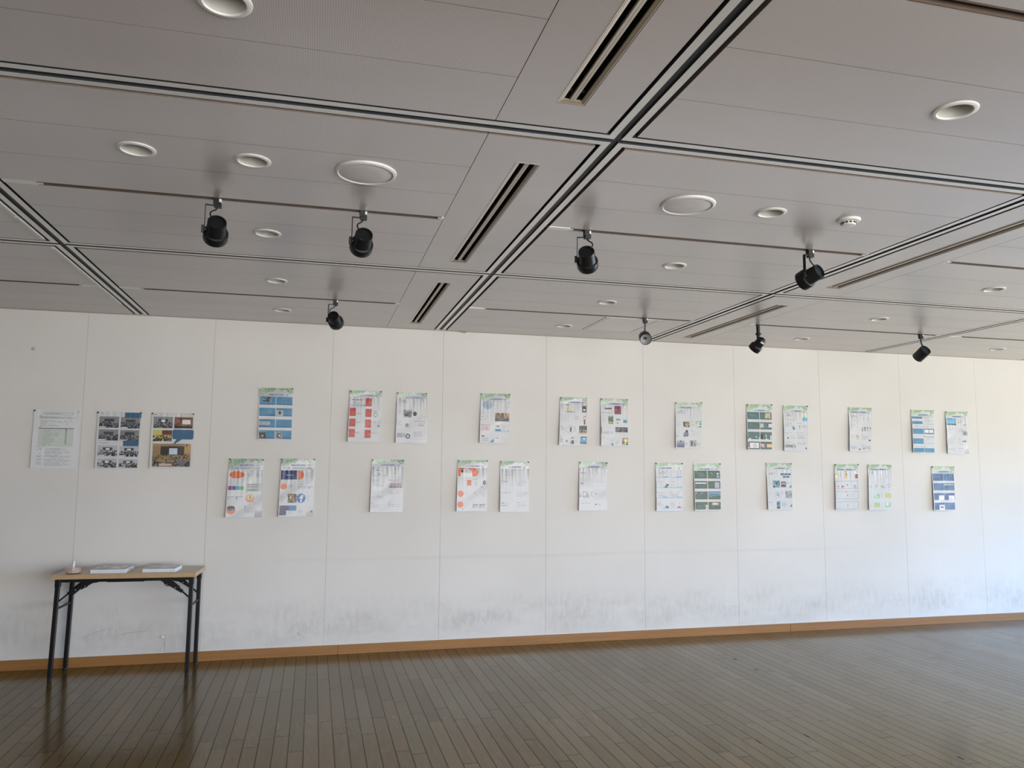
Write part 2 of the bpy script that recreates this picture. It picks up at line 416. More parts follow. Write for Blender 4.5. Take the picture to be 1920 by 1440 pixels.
# aluminium rails in the open joints: two pale strips either side of a dark slot
def strip(bm, axis, c, a, b, o0, o1, z0, z1, mi):
    if axis == 'x': box(bm, a, b, c+o0, c+o1, z0, z1, mi)
    else: box(bm, c+o0, c+o1, a, b, z0, z1, mi)
def rail(bm, axis, c, a, b):
    strip(bm, axis, c, a, b, -.0405, -.0140, H+.0015, H+.0022, 0)
    strip(bm, axis, c, a, b, .0140, .0405, H+.0015, H+.0022, 0)
    for s in (-1, 1): strip(bm, axis, c, a, b, s*.0400-.0005, s*.0400+.0005, H+.0021, H+.018, 1)
    strip(bm, axis, c, a, b, -.0135, .0135, H+.009, H+.018, 1)
    for s in (-1, 1): strip(bm, axis, c, a, b, s*.0148-.0008, s*.0148+.0008, H+.0021, H+.018, 1)
tn = 1
for x in XB:
    bm = bmesh.new(); yy = [BY] + [q for y in sorted(YB) for q in (y-.0405, y+.0405)] + [0]
    for a, b in zip(yy[::2], yy[1::2]): rail(bm, 'y', x, a, b)
    for y in YB: strip(bm, 'y', x, y-.0405, y+.0405, -.0135, .0135, H+.009, H+.018, 1)
    tn += 1; struct(finish('trim_%d' % tn, bm, ['rail', 'rail_dark']))
for y in YB:
    bm = bmesh.new(); xx = [LX] + [q for x in XB for q in (x-.0135, x+.0135)] + [RX]
    for a, b in zip(xx[::2], xx[1::2]): rail(bm, 'x', y, a, b)
    tn += 1; struct(finish('trim_%d' % tn, bm, ['rail', 'rail_dark']))
# bright lips on the left bay's edge
bm = bmesh.new()
for a, b in ((-2.92, -2.44), (-2.43, -2.06), (-1.90, -1.42), (-1.41, -.95), (-.94, -.42)): box(bm, .300, .3165, a, b, H-.005, H+.004)
tn += 1; struct(finish('trim_%d' % tn, bm, 'white_plastic'))
# narrow dark joint strip where ceiling meets wall
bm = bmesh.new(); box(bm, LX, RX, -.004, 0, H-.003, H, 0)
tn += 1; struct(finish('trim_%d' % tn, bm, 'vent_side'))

# ------------------------------------------------------------------ lighting tracks
TLAB = {(1, 3): 'left track nearer the camera, carrying two black bell spotlights', (0, 3): 'track near the wall on the left, carrying one black spotlight',
        (1, 4): 'track right of the long diagonal rail, with one black spotlight at its left end', (0, 4): 'track near the wall, carrying the spotlight that faces the camera',
        (1, 5): 'track at the right edge without any spotlight on it', (0, 5): 'track near the wall with two black spotlights, right of the second diagonal rail',
        (0, 2): 'empty track at the far left beside the wall', (0, 6): 'empty track at the far right beside the wall',
        (2, 4): 'empty track crossing the upper right corner of the picture'}
for (x0, x1, y, ri, bi) in TRACKS:
    cov = .02 if bi == 5 else .125 if bi == 3 else .105
    if (ri, bi) not in TLAB:
        bm = bmesh.new(); box(bm, x0, x1, y-TW-.001, y+TW+.001, H, H+.002)
        tn += 1; struct(finish('trim_%d' % tn, bm, 'ceiling_plain')); continue
    root = thing('lighting_track', 'recessed ' + TLAB[(ri, bi)], 'lighting track', ((x0+x1)/2, y, H), 0, 'recessed lighting tracks in the ceiling')
    hw = (x1-x0)/2
    l_ = -hw + (cov if bi != 2 else 0.0); r__ = hw - (.012 if bi != 2 else .11)
    bm = bmesh.new()
    for s in (-1, 1): box(bm, l_, r__, min(s*(TW-.001), s*(TW-.004)), max(s*(TW-.001), s*(TW-.004)), -.0012, .02, 0)
    box(bm, l_, r__, -TW, TW, .02, .024, 1)
    box(bm, l_, r__, -.003, .003, .010, .02, 0)
    finish('channel', bm, ['track', 'void'], root)
    if bi != 2:
        bm = bmesh.new(); box(bm, -hw, l_, -TW-.001, TW+.001, -.0016, .004); box(bm, l_-.005, l_+.02, -.009, .009, -.002, .004); finish('end_cover', bm, 'rail', root)
    bm = bmesh.new()
    box(bm, r__, hw, -TW-.001, TW+.001, -.0012, .004); box(bm, r__-.016, r__+.003, -.008, .008, -.002, .004)
    finish('end_cover', bm, 'rail', root)

# ------------------------------------------------------------------ downlights
DLAB = ['round white recessed downlight cut by the top edge of the picture, upper left',
        'leftmost round white recessed downlight, above the left bell spotlight',
        'round white recessed downlight left of the left ceiling speaker',
        'round white recessed downlight between the two left bell spotlights',
        'round white recessed downlight just wallward of the left crossing rail, second from the wall',
        'round white recessed downlight beside the small spotlight near the wall on the left',
        'round white recessed downlight alone at the upper right, nearest the camera on that side',
        'round white recessed downlight between the right ceiling speaker and the smoke detector',
        'round white recessed downlight right of the middle bell spotlight',
        'round white recessed downlight left of the spotlight that faces the camera',
        'small round white recessed downlight beside the ceiling hatch, near the wall',
        'round white recessed downlight at the right edge, below the empty track',
        'round white recessed downlight above the rightmost spotlight',
        'small round white recessed downlight right of the spotlight with a white sticker',
        'smallest round white recessed downlight, at the far right against the wall']
def make_dl(label, loc):
    r = thing('recessed_downlight', label, 'downlight', loc, 0, 'recessed downlights in the ceiling')
    bm = bmesh.new(); lathe(bm, [(.0505, .004), (.0505, -.002), (.053, -.0055), (.062, -.0055), (.0665, -.003), (.067, 0), (.054, .001), (.0505, .004)], n=48)
    finish('trim_ring', bm, 'white_plastic', r, True)
    bm = bmesh.new(); lathe(bm, [(.0505, -.001), (.047, .022), (.045, .030), (.0425, .031), (.041, .05), (.036, .062), (.024, .068), (.0, .068)], n=48)
    finish('reflector', bm, 'white_paint', r, True)
    bm = bmesh.new(); lathe(bm, [(0, .036), (.012, .038), (.020, .046), (.022, .055), (.018, .066), (0, .0665)], n=24)
    finish('lamp_bulb', bm, 'white_plastic', r, True)
    return r
d0 = make_dl(DLAB[0], (DL[0][0], DL[0][1], H))
for i in range(1, len(DL)): dup(d0, (DL[i][0], DL[i][1], H), DLAB[i])

# ------------------------------------------------------------------ speakers
def make_speaker(label, loc):
    r = thing('ceiling_speaker', label, 'speaker', loc, 0, 'round ceiling speakers')
    bm = bmesh.new(); lathe(bm, [(.103, 0), (.103, -.007), (.106, -.010), (.112, -.010), (.1175, -.006), (.119, 0), (.103, 0)], n=64)
    finish('rim', bm, 'white_plastic', r, True)
    bm = bmesh.new(); lathe(bm, [(.1015, -.001), (.1015, -.006), (.09, -.0085), (.05, -.0105), (0, -.0115)], n=64)
    finish('grille', bm, 'grille', r, True)
    return r
s0 = make_speaker('large round white ceiling speaker above and right of the second bell spotlight', SPK[0]+(H,))
dup(s0, SPK[1]+(H,), 'large round white ceiling speaker right of the long diagonal rail')

# ------------------------------------------------------------------ smoke detector
r = thing('smoke_detector', 'small round white smoke detector with dark slots, at the right of the ceiling', 'smoke detector', (4.008, -3.41, H))
bm = bmesh.new(); lathe(bm, [(0, 0), (.0525, 0), (.0525, -.004), (.048, -.010), (.034, -.013), (0, -.013)], n=40); finish('base', bm, 'white_plastic', r, True)
bm = bmesh.new(); lathe(bm, [(.033, -.012), (.031, -.022), (.028, -.0265), (.018, -.0285), (0, -.029)], n=40); finish('dome', bm, 'white_plastic', r, True)
bm = bmesh.new()
for i in range(12):
    a = 2*PI*(i+.3)/12; Mx = Matrix.Rotation(a, 4, 'Z'); box(bm, .0305, .0332, -.005, .005, -.0205, -.0145, 0, Mx)
finish('smoke_slot', bm, 'black_dark', r)
bm = bmesh.new(); a = math.radians(-62); lathe(bm, [(0, .0342), (.0032, .0342), (.0032, .031)], (0, 0, -.018), (math.cos(a), math.sin(a), 0), 14); finish('indicator_light', bm, 'black_dark', r)

# ------------------------------------------------------------------ slot diffusers
VLAB = ['long twin-slot air diffuser running off the top edge of the picture', 'long twin-slot air diffuser in the middle of the ceiling, left of the long diagonal rail',
        'twin-slot air diffuser nearest the wall, left of the long diagonal rail', 'long twin-slot air diffuser at the right, seen almost edge-on',
        'twin-slot air diffuser near the wall at the right, above the spotlight with a white sticker']
for (vx, va, vb), lab in zip(VENTS, VLAB):
    L = (vb-va)/2; r = thing('air_diffuser', lab, 'air vent', (vx, (va+vb)/2, H), 0, 'twin-slot air diffusers in the ceiling')
    bm = bmesh.new(); w_ = VW
    o = [(-w_, -L), (w_, -L), (w_, L), (-w_, L)]; i_ = [(-w_+.016, -L+.016), (w_-.016, -L+.016), (w_-.016, L-.016), (-w_+.016, L-.016)]
    for k_ in range(4):
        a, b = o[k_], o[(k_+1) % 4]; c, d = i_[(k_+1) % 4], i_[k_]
        quad(bm, [a+(-.001,), b+(-.001,), c+(.004,), d+(.004,)], 0 if k_ in (3,) else 1)  # left lip pale, other lips darker: fall of light put into the colour
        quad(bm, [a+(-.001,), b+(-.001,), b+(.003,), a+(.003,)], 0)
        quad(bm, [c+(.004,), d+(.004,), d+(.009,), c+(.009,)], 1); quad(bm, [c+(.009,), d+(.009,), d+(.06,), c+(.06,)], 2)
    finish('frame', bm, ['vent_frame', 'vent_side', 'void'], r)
    bm = bmesh.new(); box(bm, -w_+.016, w_-.016, -L+.016, L-.016, .056, .06); 
    for s in (-1, 1): box(bm, s*.019-.0006, s*.019+.0006, -L+.02, L-.02, .026, .05)
    finish('slot_box', bm, 'void', r)
    bm = bmesh.new()
    for s in (-1, 1): box(bm, min(s*.0006, s*.0085), max(s*.0006, s*.0085), -L+.016, L-.016, .004, .012)
    finish('centre_bar', bm, 'vent_frame', r)
    for s in (-1, 1):
        for e in (-1, 1):
            bm = bmesh.new(); y_ = e*(L-.045)
            box(bm, s*.02-.0095, s*.02+.0095, y_-.005, y_+.005, .020, .024); finish('slot_clip', bm, 'rail_dark', r)

# ------------------------------------------------------------------ access hatch
r = thing('ceiling_hatch', 'flat square ceiling hatch outlined by thin dark lines near the wall', 'ceiling hatch', (4.015, -.42, H))
r.location = (4.015, -.675, H)
bm = bmesh.new(); box(bm, -.195, .195, -.27, .27, -.0012, .001); finish('hatch_panel', bm, 'ceiling_plain', r)
bm = bmesh.new()
for s in (-1, 1):
    box(bm, s*.199-.003, s*.199+.003, -.27, .27, -.0008, .001, 0); box(bm, s*.214-.0105, s*.214+.0105, -.275, .275, -.002, .001, 1); box(bm, s*.227-.002, s*.227+.002, -.275, .275, -.0008, .001, 0)
box(bm, -.2, .2, .2705, .2735, -.0008, .001, 0); box(bm, -.2, .2, -.2735, -.2705, -.0008, .001, 1)
finish('hatch_frame', bm, ['vent_side', 'ceiling_plain'], r)
bm = bmesh.new(); box(bm, -.02, .02, -.008, 0, -.012, 0); box(bm, -.05, -.022, -.005, 0, -.006, 0)
cl = finish('cable_clip', bm, 'vent_side'); cl.location = (2.90-.03, -.001, H); tag(cl, 'tiny dark clip at the top edge of the white wall, left of a panel joint', 'clip')

# ------------------------------------------------------------------ spotlights
SG = 'black track spotlights on the ceiling'
def adapter(root, lab=True):
    bm = bmesh.new(); box(bm, -.016, .016, -.014, .014, -.026, .016); box(bm, -.013, .017, -.0135, .0135, -.040, -.0255)
    a = finish('track_adapter', bm, 'black', root, bevel=.002)
    if lab:
        bm = bmesh.new(); box(bm, .0162, .0166, -.011, .011, -.018, -.003); box(bm, .008, .0158, -.0146, -.0141, -.018, -.004)
        finish('label_sticker', bm, 'sticker', a)['label'] = 'white sticker'
def head_open(bm_mi, axis, C, L, R, root, rr):
    """reflector bowl and lamp inside the open front of a head"""
    f0 = C + axis*(L/2)
    bm = bmesh.new(); lathe(bm, [(R-.0035, -.001), (R*.8, -.022), (R*.5, -.036), (.012, -.042), (0, -.042)], f0, axis, 32); finish('reflector', bm, 'mirror', root, True)
    bm = bmesh.new(); lathe(bm, [(0, -.012), (.008, -.014), (.011, -.02), (.010, -.034), (.0, -.040)], f0, axis, 20); finish('lamp_bulb', bm, 'rail_dark', root, True)
def spot_bracket(loc, yaw, tilt, label, L=.105, off=0.0, cable=0):
    root = thing('track_spotlight', label, 'spotlight', loc, 0, SG); adapter(root)
    fw = Vector((math.sin(yaw), math.cos(yaw), 0)); lf = Vector((-math.cos(yaw), math.sin(yaw), 0)); up = Vector((0, 0, 1))
    ax = (fw*math.cos(tilt) - up*math.sin(tilt)).normalized()
    C = Vector((0, 0, -.139))
    bm = bmesh.new(); h = L/2
    lathe(bm, [(0, -h+.008), (.031, -h+.008), (.0325, -h), (.0375, -h), (.0385, -h+.003), (.041, .008), (.0425, .011), (.0500, .014), (.0515, .018), (.0515, h-.003), (.0505, h), (.048, h), (.047, h-.01)], C, ax, 40)
    hd = finish('lamp_head', bm, 'black', root, True)
    bm = bmesh.new(); lathe(bm, [(0, -h+.0095), (.029, -h+.0095), (.030, -h+.0078)], C, ax, 32); finish('rear_cap', bm, 'black_dark', hd, True)
    bm = bmesh.new(); dn = ax.cross(lf).normalized(); dn = dn if dn.z < 0 else -dn
    lathe(bm, [(0, .002), (.0022, .0015), (.0026, 0)], C - ax*(h-.0068) + dn*.025 + lf*.012, -ax, 10); finish('screw', bm, 'metal', hd, True)
    head_open(0, ax, C, L, .0515, hd, 0)
    bm = bmesh.new(); a = lf*.047
    beam(bm, Vector((0, 0, -.0315)) - lf*.004, a + Vector((0, 0, -.0315)), .016, .003, fw)
    beam(bm, a + Vector((0, 0, -.030)), lf*.0475 + Vector((0, 0, -.150)), .016, .003, fw)
    finish('bracket_arm', bm, 'black', root, bevel=.001)
    bm = bmesh.new(); p = C + lf*.0395
    lathe(bm, [(0, 0), (.010, 0), (.010, .008), (.0, .008)], p, lf, 20)
    beam(bm, C + lf*.0545 + Vector((0, 0, .016)), C + lf*.0545 - Vector((0, 0, .016)), .016, .010, fw)
    finish('pivot_knob', bm, 'black', root, bevel=.0015)
    bm = bmesh.new(); end = C - ax*(h-.012) + up*.028 + (lf*.018 if cable == 0 else lf*-.02)
    s = 1 if cable == 0 else -1
    tube(bm, smooth_path([Vector((0, 0, -.034)), lf*.004*s + Vector((0, 0, -.048)), lf*.024*s - fw*.018 + Vector((0, 0, -.066)), lf*.028*s - fw*.032 + Vector((0, 0, -.084)), end - up*.004]), .0032)
    finish('power_cord', bm, 'black', root, True)
    return root
rad = math.radians
spot_bracket((1.244, -2.932, H), rad(-10), rad(26), 'leftmost black bell spotlight on a bracket arm, hanging from the nearer left track')
spot_bracket((1.858, -2.932, H), rad(-5), rad(21), 'black bell spotlight below the left ceiling speaker, right one of two on its track')
spot_bracket((2.918, -2.932, H), rad(24), rad(27), 'black bell spotlight just right of the long diagonal rail', cable=1)
spot_bracket((4.143, -2.932, H), rad(-19), rad(18), 'large black bell spotlight turned left, seen in front of the right diagonal rail', L=.115)
spot_bracket((1.788, -.982, H), rad(17), rad(20), 'small black bell spotlight overlapping the top of the wall on the left')
def spot_stem(loc, yaw, tilt, label, L, R, zc):
    root = thing('track_spotlight', label, 'spotlight', loc, 0, SG); adapter(root)
    fw = Vector((math.sin(yaw), math.cos(yaw), 0)); lf = Vector((-math.cos(yaw), math.sin(yaw), 0))
    ax = (fw*math.cos(tilt) - Vector((0, 0, 1))*math.sin(tilt)).normalized(); C = Vector((0, 0, zc)); h = L/2
    bm = bmesh.new(); lathe(bm, [(0, -h+.007), (R-.006, -h+.007), (R-.0045, -h), (R-.001, -h), (R, -h+.002), (R, h-.002), (R-.001, h), (R-.004, h), (R-.005, h-.01)], C, ax, 40)
    hd = finish('lamp_head', bm, 'black', root, True); head_open(0, ax, C, L, R, hd, 0)
    bm = bmesh.new(); lathe(bm, [(0, -h+.0085), (R-.009, -h+.0085), (R-.008, -h+.0068)], C, ax, 32); finish('rear_cap', bm, 'rail_dark', hd, True)
    bm = bmesh.new(); e = C - ax*(h*.55) + Vector((0, 0, R*.55)); tube(bm, [(0, 0, -.038), (0, 0, -.07), e], .0055, 12); finish('stem', bm, 'black', root, True)
    return root
spot_stem((4.086, -.982, H), rad(-165), rad(26), 'black spotlight facing the camera with its grey reflector showing', .075, .045, -.152)
spot_stem((6.583, -.982, H), rad(-4), rad(32), 'rightmost black spotlight, a plain cylinder on a thin stem', .108, .0455, -.165)
# thick stem spotlight with sticker
root = thing('track_spotlight', 'black spotlight on a thick stem with a white sticker on its back', 'spotlight', (5.051, -.982, H), 0, SG)
yaw, tilt = rad(-26), rad(40)
ax = Vector((math.sin(yaw)*math.cos(tilt), math.cos(yaw)*math.cos(tilt), -math.sin(tilt))); C = Vector((-.004, .0, -.158))
bm = bmesh.new(); lathe(bm, [(.0145, .015), (.0145, -.068), (.0, -.068)], n=24); st = finish('stem', bm, 'black', root, True)
bm = bmesh.new(); lathe(bm, [(0, -.066), (.019, -.067), (.0225, -.072), (.0225, -.078), (.019, -.083), (.013, -.086), (.014, -.11), (0, -.11)], n=28); finish('collar', bm, 'black', root, True)
bm = bmesh.new(); h = .055
lathe(bm, [(0, -h-.012), (.014, -h-.010), (.027, -h-.002), (.034, -h+.010), (.0365, -h+.024), (.038, .006), (.047, .012), (.0485, .016), (.0485, h-.002), (.0475, h), (.045, h), (.044, h-.01)], C, ax, 40)
hd = finish('lamp_head', bm, 'black', root, True); head_open(0, ax, C, .11, .0485, hd, 0)
bm = bmesh.new(); R = frame_of(ax); vd = (Vector((1.68, -6.36, 1.46)) - (Vector((5.05, -.98, H)) + C)).normalized()
sd = (vd - vd.dot(ax)*ax).normalized(); tn_ = ax.cross(sd)
if tn_.x < 0: tn_ = -tn_
pp = []
for t_ in (-h+.008, -h+.020):
    rw = []
    for k_ in range(7):
        a = rad(5 + 8*k_); rr_ = .0355 if t_ < -h+.015 else .037
        rw.append(bm.verts.new(C + ax*t_ + rr_*(math.cos(a)*sd + math.sin(a)*tn_)))
    pp.append(rw)
for k_ in range(6): bm.faces.new([pp[0][k_], pp[0][k_+1], pp[1][k_+1], pp[1][k_]])
stk = finish('label_sticker', bm, 'sticker', hd); stk['label'] = 'white sticker'; so = stk.modifiers.new('s', 'SOLIDIFY'); so.thickness = .0006; so.offset = 0

# ------------------------------------------------------------------ folding table
tb = thing('folding_table', 'narrow folding table with pale wood top and black metal legs against the wall', 'table', (.450, -.232, 0), rad(-2.8))
HW, HD, ZT = .462, .187, .705
bm = bmesh.new(); box(bm, -HW, HW, -HD, HD, ZT-.030, ZT)
finish('tabletop', bm, 'laminate', tb, bevel=.002)
bm = bmesh.new()
box(bm, -HW-.0008, HW+.0008, -HD-.0008, -HD, ZT-.029, ZT-.001); box(bm, -HW-.0008, HW+.0008, HD, HD+.0008, ZT-.029, ZT-.001)
box(bm, -HW-.0008, -HW, -HD, HD, ZT-.029, ZT-.001); box(bm, HW, HW+.0008, -HD, HD, ZT-.029, ZT-.001)
finish('edge_band', bm, 'edge', tb)
lx, ly = .430, .143
bm = bmesh.new()
for s in (-1, 1): box(bm, -lx, lx, s*ly-.011, s*ly+.011, ZT-.054, ZT-.030)
box(bm, -.12, .12, -ly-.008, ly+.008, ZT-.058, ZT-.054)
for s in (-1, 1): box(bm, s*(lx-.012)-.012, s*(lx-.012)+.012, -ly, ly, ZT-.052, ZT-.030)
finish('under_frame', bm, 'tube_black', tb, bevel=.0015)
for sx in (-1, 1):
    for sy in (-1, 1):
        bm = bmesh.new(); x = sx*lx; bx_ = sx*(lx+(.012 if sx < 0 else .0)); y = sy*ly
        beam(bm, (x, y, ZT-.030), (bx_, y*1.02, .022), .027, .027, (0, 1, 0))
        beam(bm, (x, y, ZT-.034), (x, y, ZT-.085), .033, .033, (0, 1, 0))
        lg = finish('leg', bm, 'tube_black', tb, bevel=.0025)
        bm = bmesh.new(); lathe(bm, [(0, 0), (.013, 0), (.014, .004), (.013, .020), (0, .021)], (bx_, y*1.02, 0), n=16); ft = finish('foot', bm, 'rubber', lg, True)
        # folding brace: leg -> hinge plate -> frame rail
        bm = bmesh.new(); z0_ = ZT-.185; xa = x-sx*.004; yy = y - sy*.016
        p0 = Vector((xa, yy, z0_)); p1 = Vector((x-sx*.095, yy, ZT-.105)); p2 = Vector((x-sx*.205, yy, ZT-.045))
        beam(bm, p0, p1, .014, .010, (0, 1, 0)); beam(bm, p0+(p1-p0)*.62, p2, .010, .024, (0, 1, 0))
        finish('brace', bm, 'tube_black', tb, bevel=.001)
        bm = bmesh.new()
        q = [(x-sx*.135, ZT-.10), (x-sx*.175, ZT-.095), (x-sx*.205, ZT-.05), (x-sx*.13, ZT-.06), (x-sx*.075, ZT-.105), (x-sx*.095, ZT-.125)]
        a_ = [bm.verts.new((u, yy-sy*.006, v)) for u, v in q]; b_ = [bm.verts.new((u, yy-sy*.009, v)) for u, v in q]
        bm.faces.new(a_); bm.faces.new(b_[::-1])
        for i in range(len(q)): bm.faces.new([a_[i], a_[(i+1) % len(q)], b_[(i+1) % len(q)], b_[i]])
        hp = finish('hinge_plate', bm, 'tube_black', tb)
        bm = bmesh.new()
        for (u, v) in ((x-sx*.168, ZT-.085), (x-sx*.108, ZT-.108)): lathe(bm, [(.0, .0025), (.0045, .002), (.0055, 0)], (u, yy - (.011 if sy > 0 else -.0) - (.006 if sy < 0 else 0), v), (0, -1, 0), 12)
        finish('rivet', bm, 'metal', hp, True)
for sx in (-1, 1):
    bm = bmesh.new(); x = sx*(lx + (.005 if sx < 0 else 0)); tube(bm, [(x, -ly, ZT-.235), (x, ly, ZT-.235)], .008, 12); finish('cross_bar', bm, 'tube_black', tb, True)

# things on the table
ds = thing('glass_dish', 'small round pinkish glass dish at the left end of the table', 'dish', (.096, -.325, ZT))
bm = bmesh.new(); lathe(bm, [(0, .0), (.040, 0), (.0475, .006), (.0495, .03), (.0495, .046), (.047, .046), (.0465, .03), (.044, .009), (0, .006)], n=40); finish('bowl', bm, 'dish', ds, True)
bm = bmesh.new(); lathe(bm, [(0, .0065), (.0435, .0095), (.0448, .016), (0, .016)], n=40); finish('contents', bm, plain('pink_wax', srgb(226, 200, 184), .3), ds, True)
cs = thing('white_tube', 'upright small white tube standing in the pinkish glass dish', 'tube', (.090, -.318, ZT+.0165))
bm = bmesh.new(); lathe(bm, [(0, 0), (.0085, 0), (.0085, .068), (.0075, .070), (0, .070)], (0, 0, 0), (.04, 0, 1), n=20); finish('tube_body', bm, 'white_plastic', cs, True)
def stack(loc, rot, w_, d_, h_, label, seed):
    rng = random.Random(seed)
    r = thing('paper_stack', label, 'paper stack', loc, rot, 'stacks of printed sheets on the folding table')
    bm = bmesh.new(); z = 0; n = 13
    for i in range(n):
        ox, oy = rng.uniform(-.0015, .0015), rng.uniform(-.0015, .0015); t = h_/n
        box(bm, -w_/2+ox, w_/2+ox, -d_/2+oy, d_/2+oy, z, z+t*.96); z += t
    finish('sheet_pile', bm, 'paper', r)
    bm = bmesh.new(); nx, ny = 34, 24; V = []
    for j in range(ny+1):
        for i in range(nx+1):
            u, v = i/nx, j/ny
            zz = h_ + .0012 + .0022*(math.sin(9*u+3*v+seed)*math.sin(7*v-4*u+1)+1)*(.4+.6*v) + .0012*rng.random()
            V.append(bm.verts.new((-w_/2+u*w_, -d_/2+v*d_, zz)))
    for j in range(ny):
        for i in range(nx):
            a = j*(nx+1)+i; bm.faces.new([V[a], V[a+1], V[a+nx+2], V[a+nx+1]])
    t = NT('wrinkled_cover_%d' % seed); n_ = t.noise(1, t.scale(t.obj(), (14, 60, 14)), 3)
    t.l(t.mix(t.ramp(n_, .42, .6), srgb(150, 146, 142), srgb(222, 222, 220)), t.b.inputs['Base Color']); t.b.inputs['Roughness'].default_value = .22
    o = finish('top_sheet', bm, t.m, r, True); o['label'] = 'wrinkled glossy top sheet with grey pictures'
    return r
stack((.330, -.262, ZT), rad(-4), .226, .200, .027, 'left stack of printed sheets on the table, beside the glass dish', 1)
stack((.657, -.270, ZT), rad(-4), .216, .196, .025, 'right stack of printed sheets on the table, nearer the right legs', 2)

# ------------------------------------------------------------------ printed posters on the wall
def attr_mat(name, rough, coat=0, spec=.5, bump=0):
    t = NT(name); a = t.n('Attribute'); a.attribute_name = 'print'
    t.l(a.outputs['Color'], t.b.inputs['Base Color']); t.b.inputs['Roughness'].default_value = rough
    t.b.inputs['Specular IOR Level'].default_value = spec; t.b.inputs['Coat Weight'].default_value = coat; t.b.inputs['Coat Roughness'].default_value = .12
    if bump: t.bump(t.noise(90, t.obj(), 3), bump, .002)
    return t.m
M['print'] = attr_mat('printed_sheet', .42, .15); M['header'] = attr_mat('laminated_header', .3, .3, bump=.08)
PAPER = (203, 205, 207)
CN = dict(b=(72, 132, 168), nb=(52, 74, 110), o=(216, 120, 84), r=(186, 84, 78), g=(84, 108, 96), k=(38, 40, 44), w=(224, 224, 222), t=(58, 150, 160), gn=(96, 168, 104),
          m=(160, 72, 130), n=(60, 84, 150), y=(232, 214, 108), gr=(132, 134, 138), lg=(178, 180, 184), pk=(236, 214, 206), br=(150, 108, 70), dk=(70, 72, 74), lb=(130, 182, 214),
          tl=(88, 118, 116), bl=(84, 92, 128), pu=(128, 66, 88), tan=(206, 186, 140), sky=(96, 168, 210), fb=(58, 116, 180), ye=(196, 188, 104), lgn=(150, 196, 150), sl=(84, 108, 140), rd=(190, 90, 90))
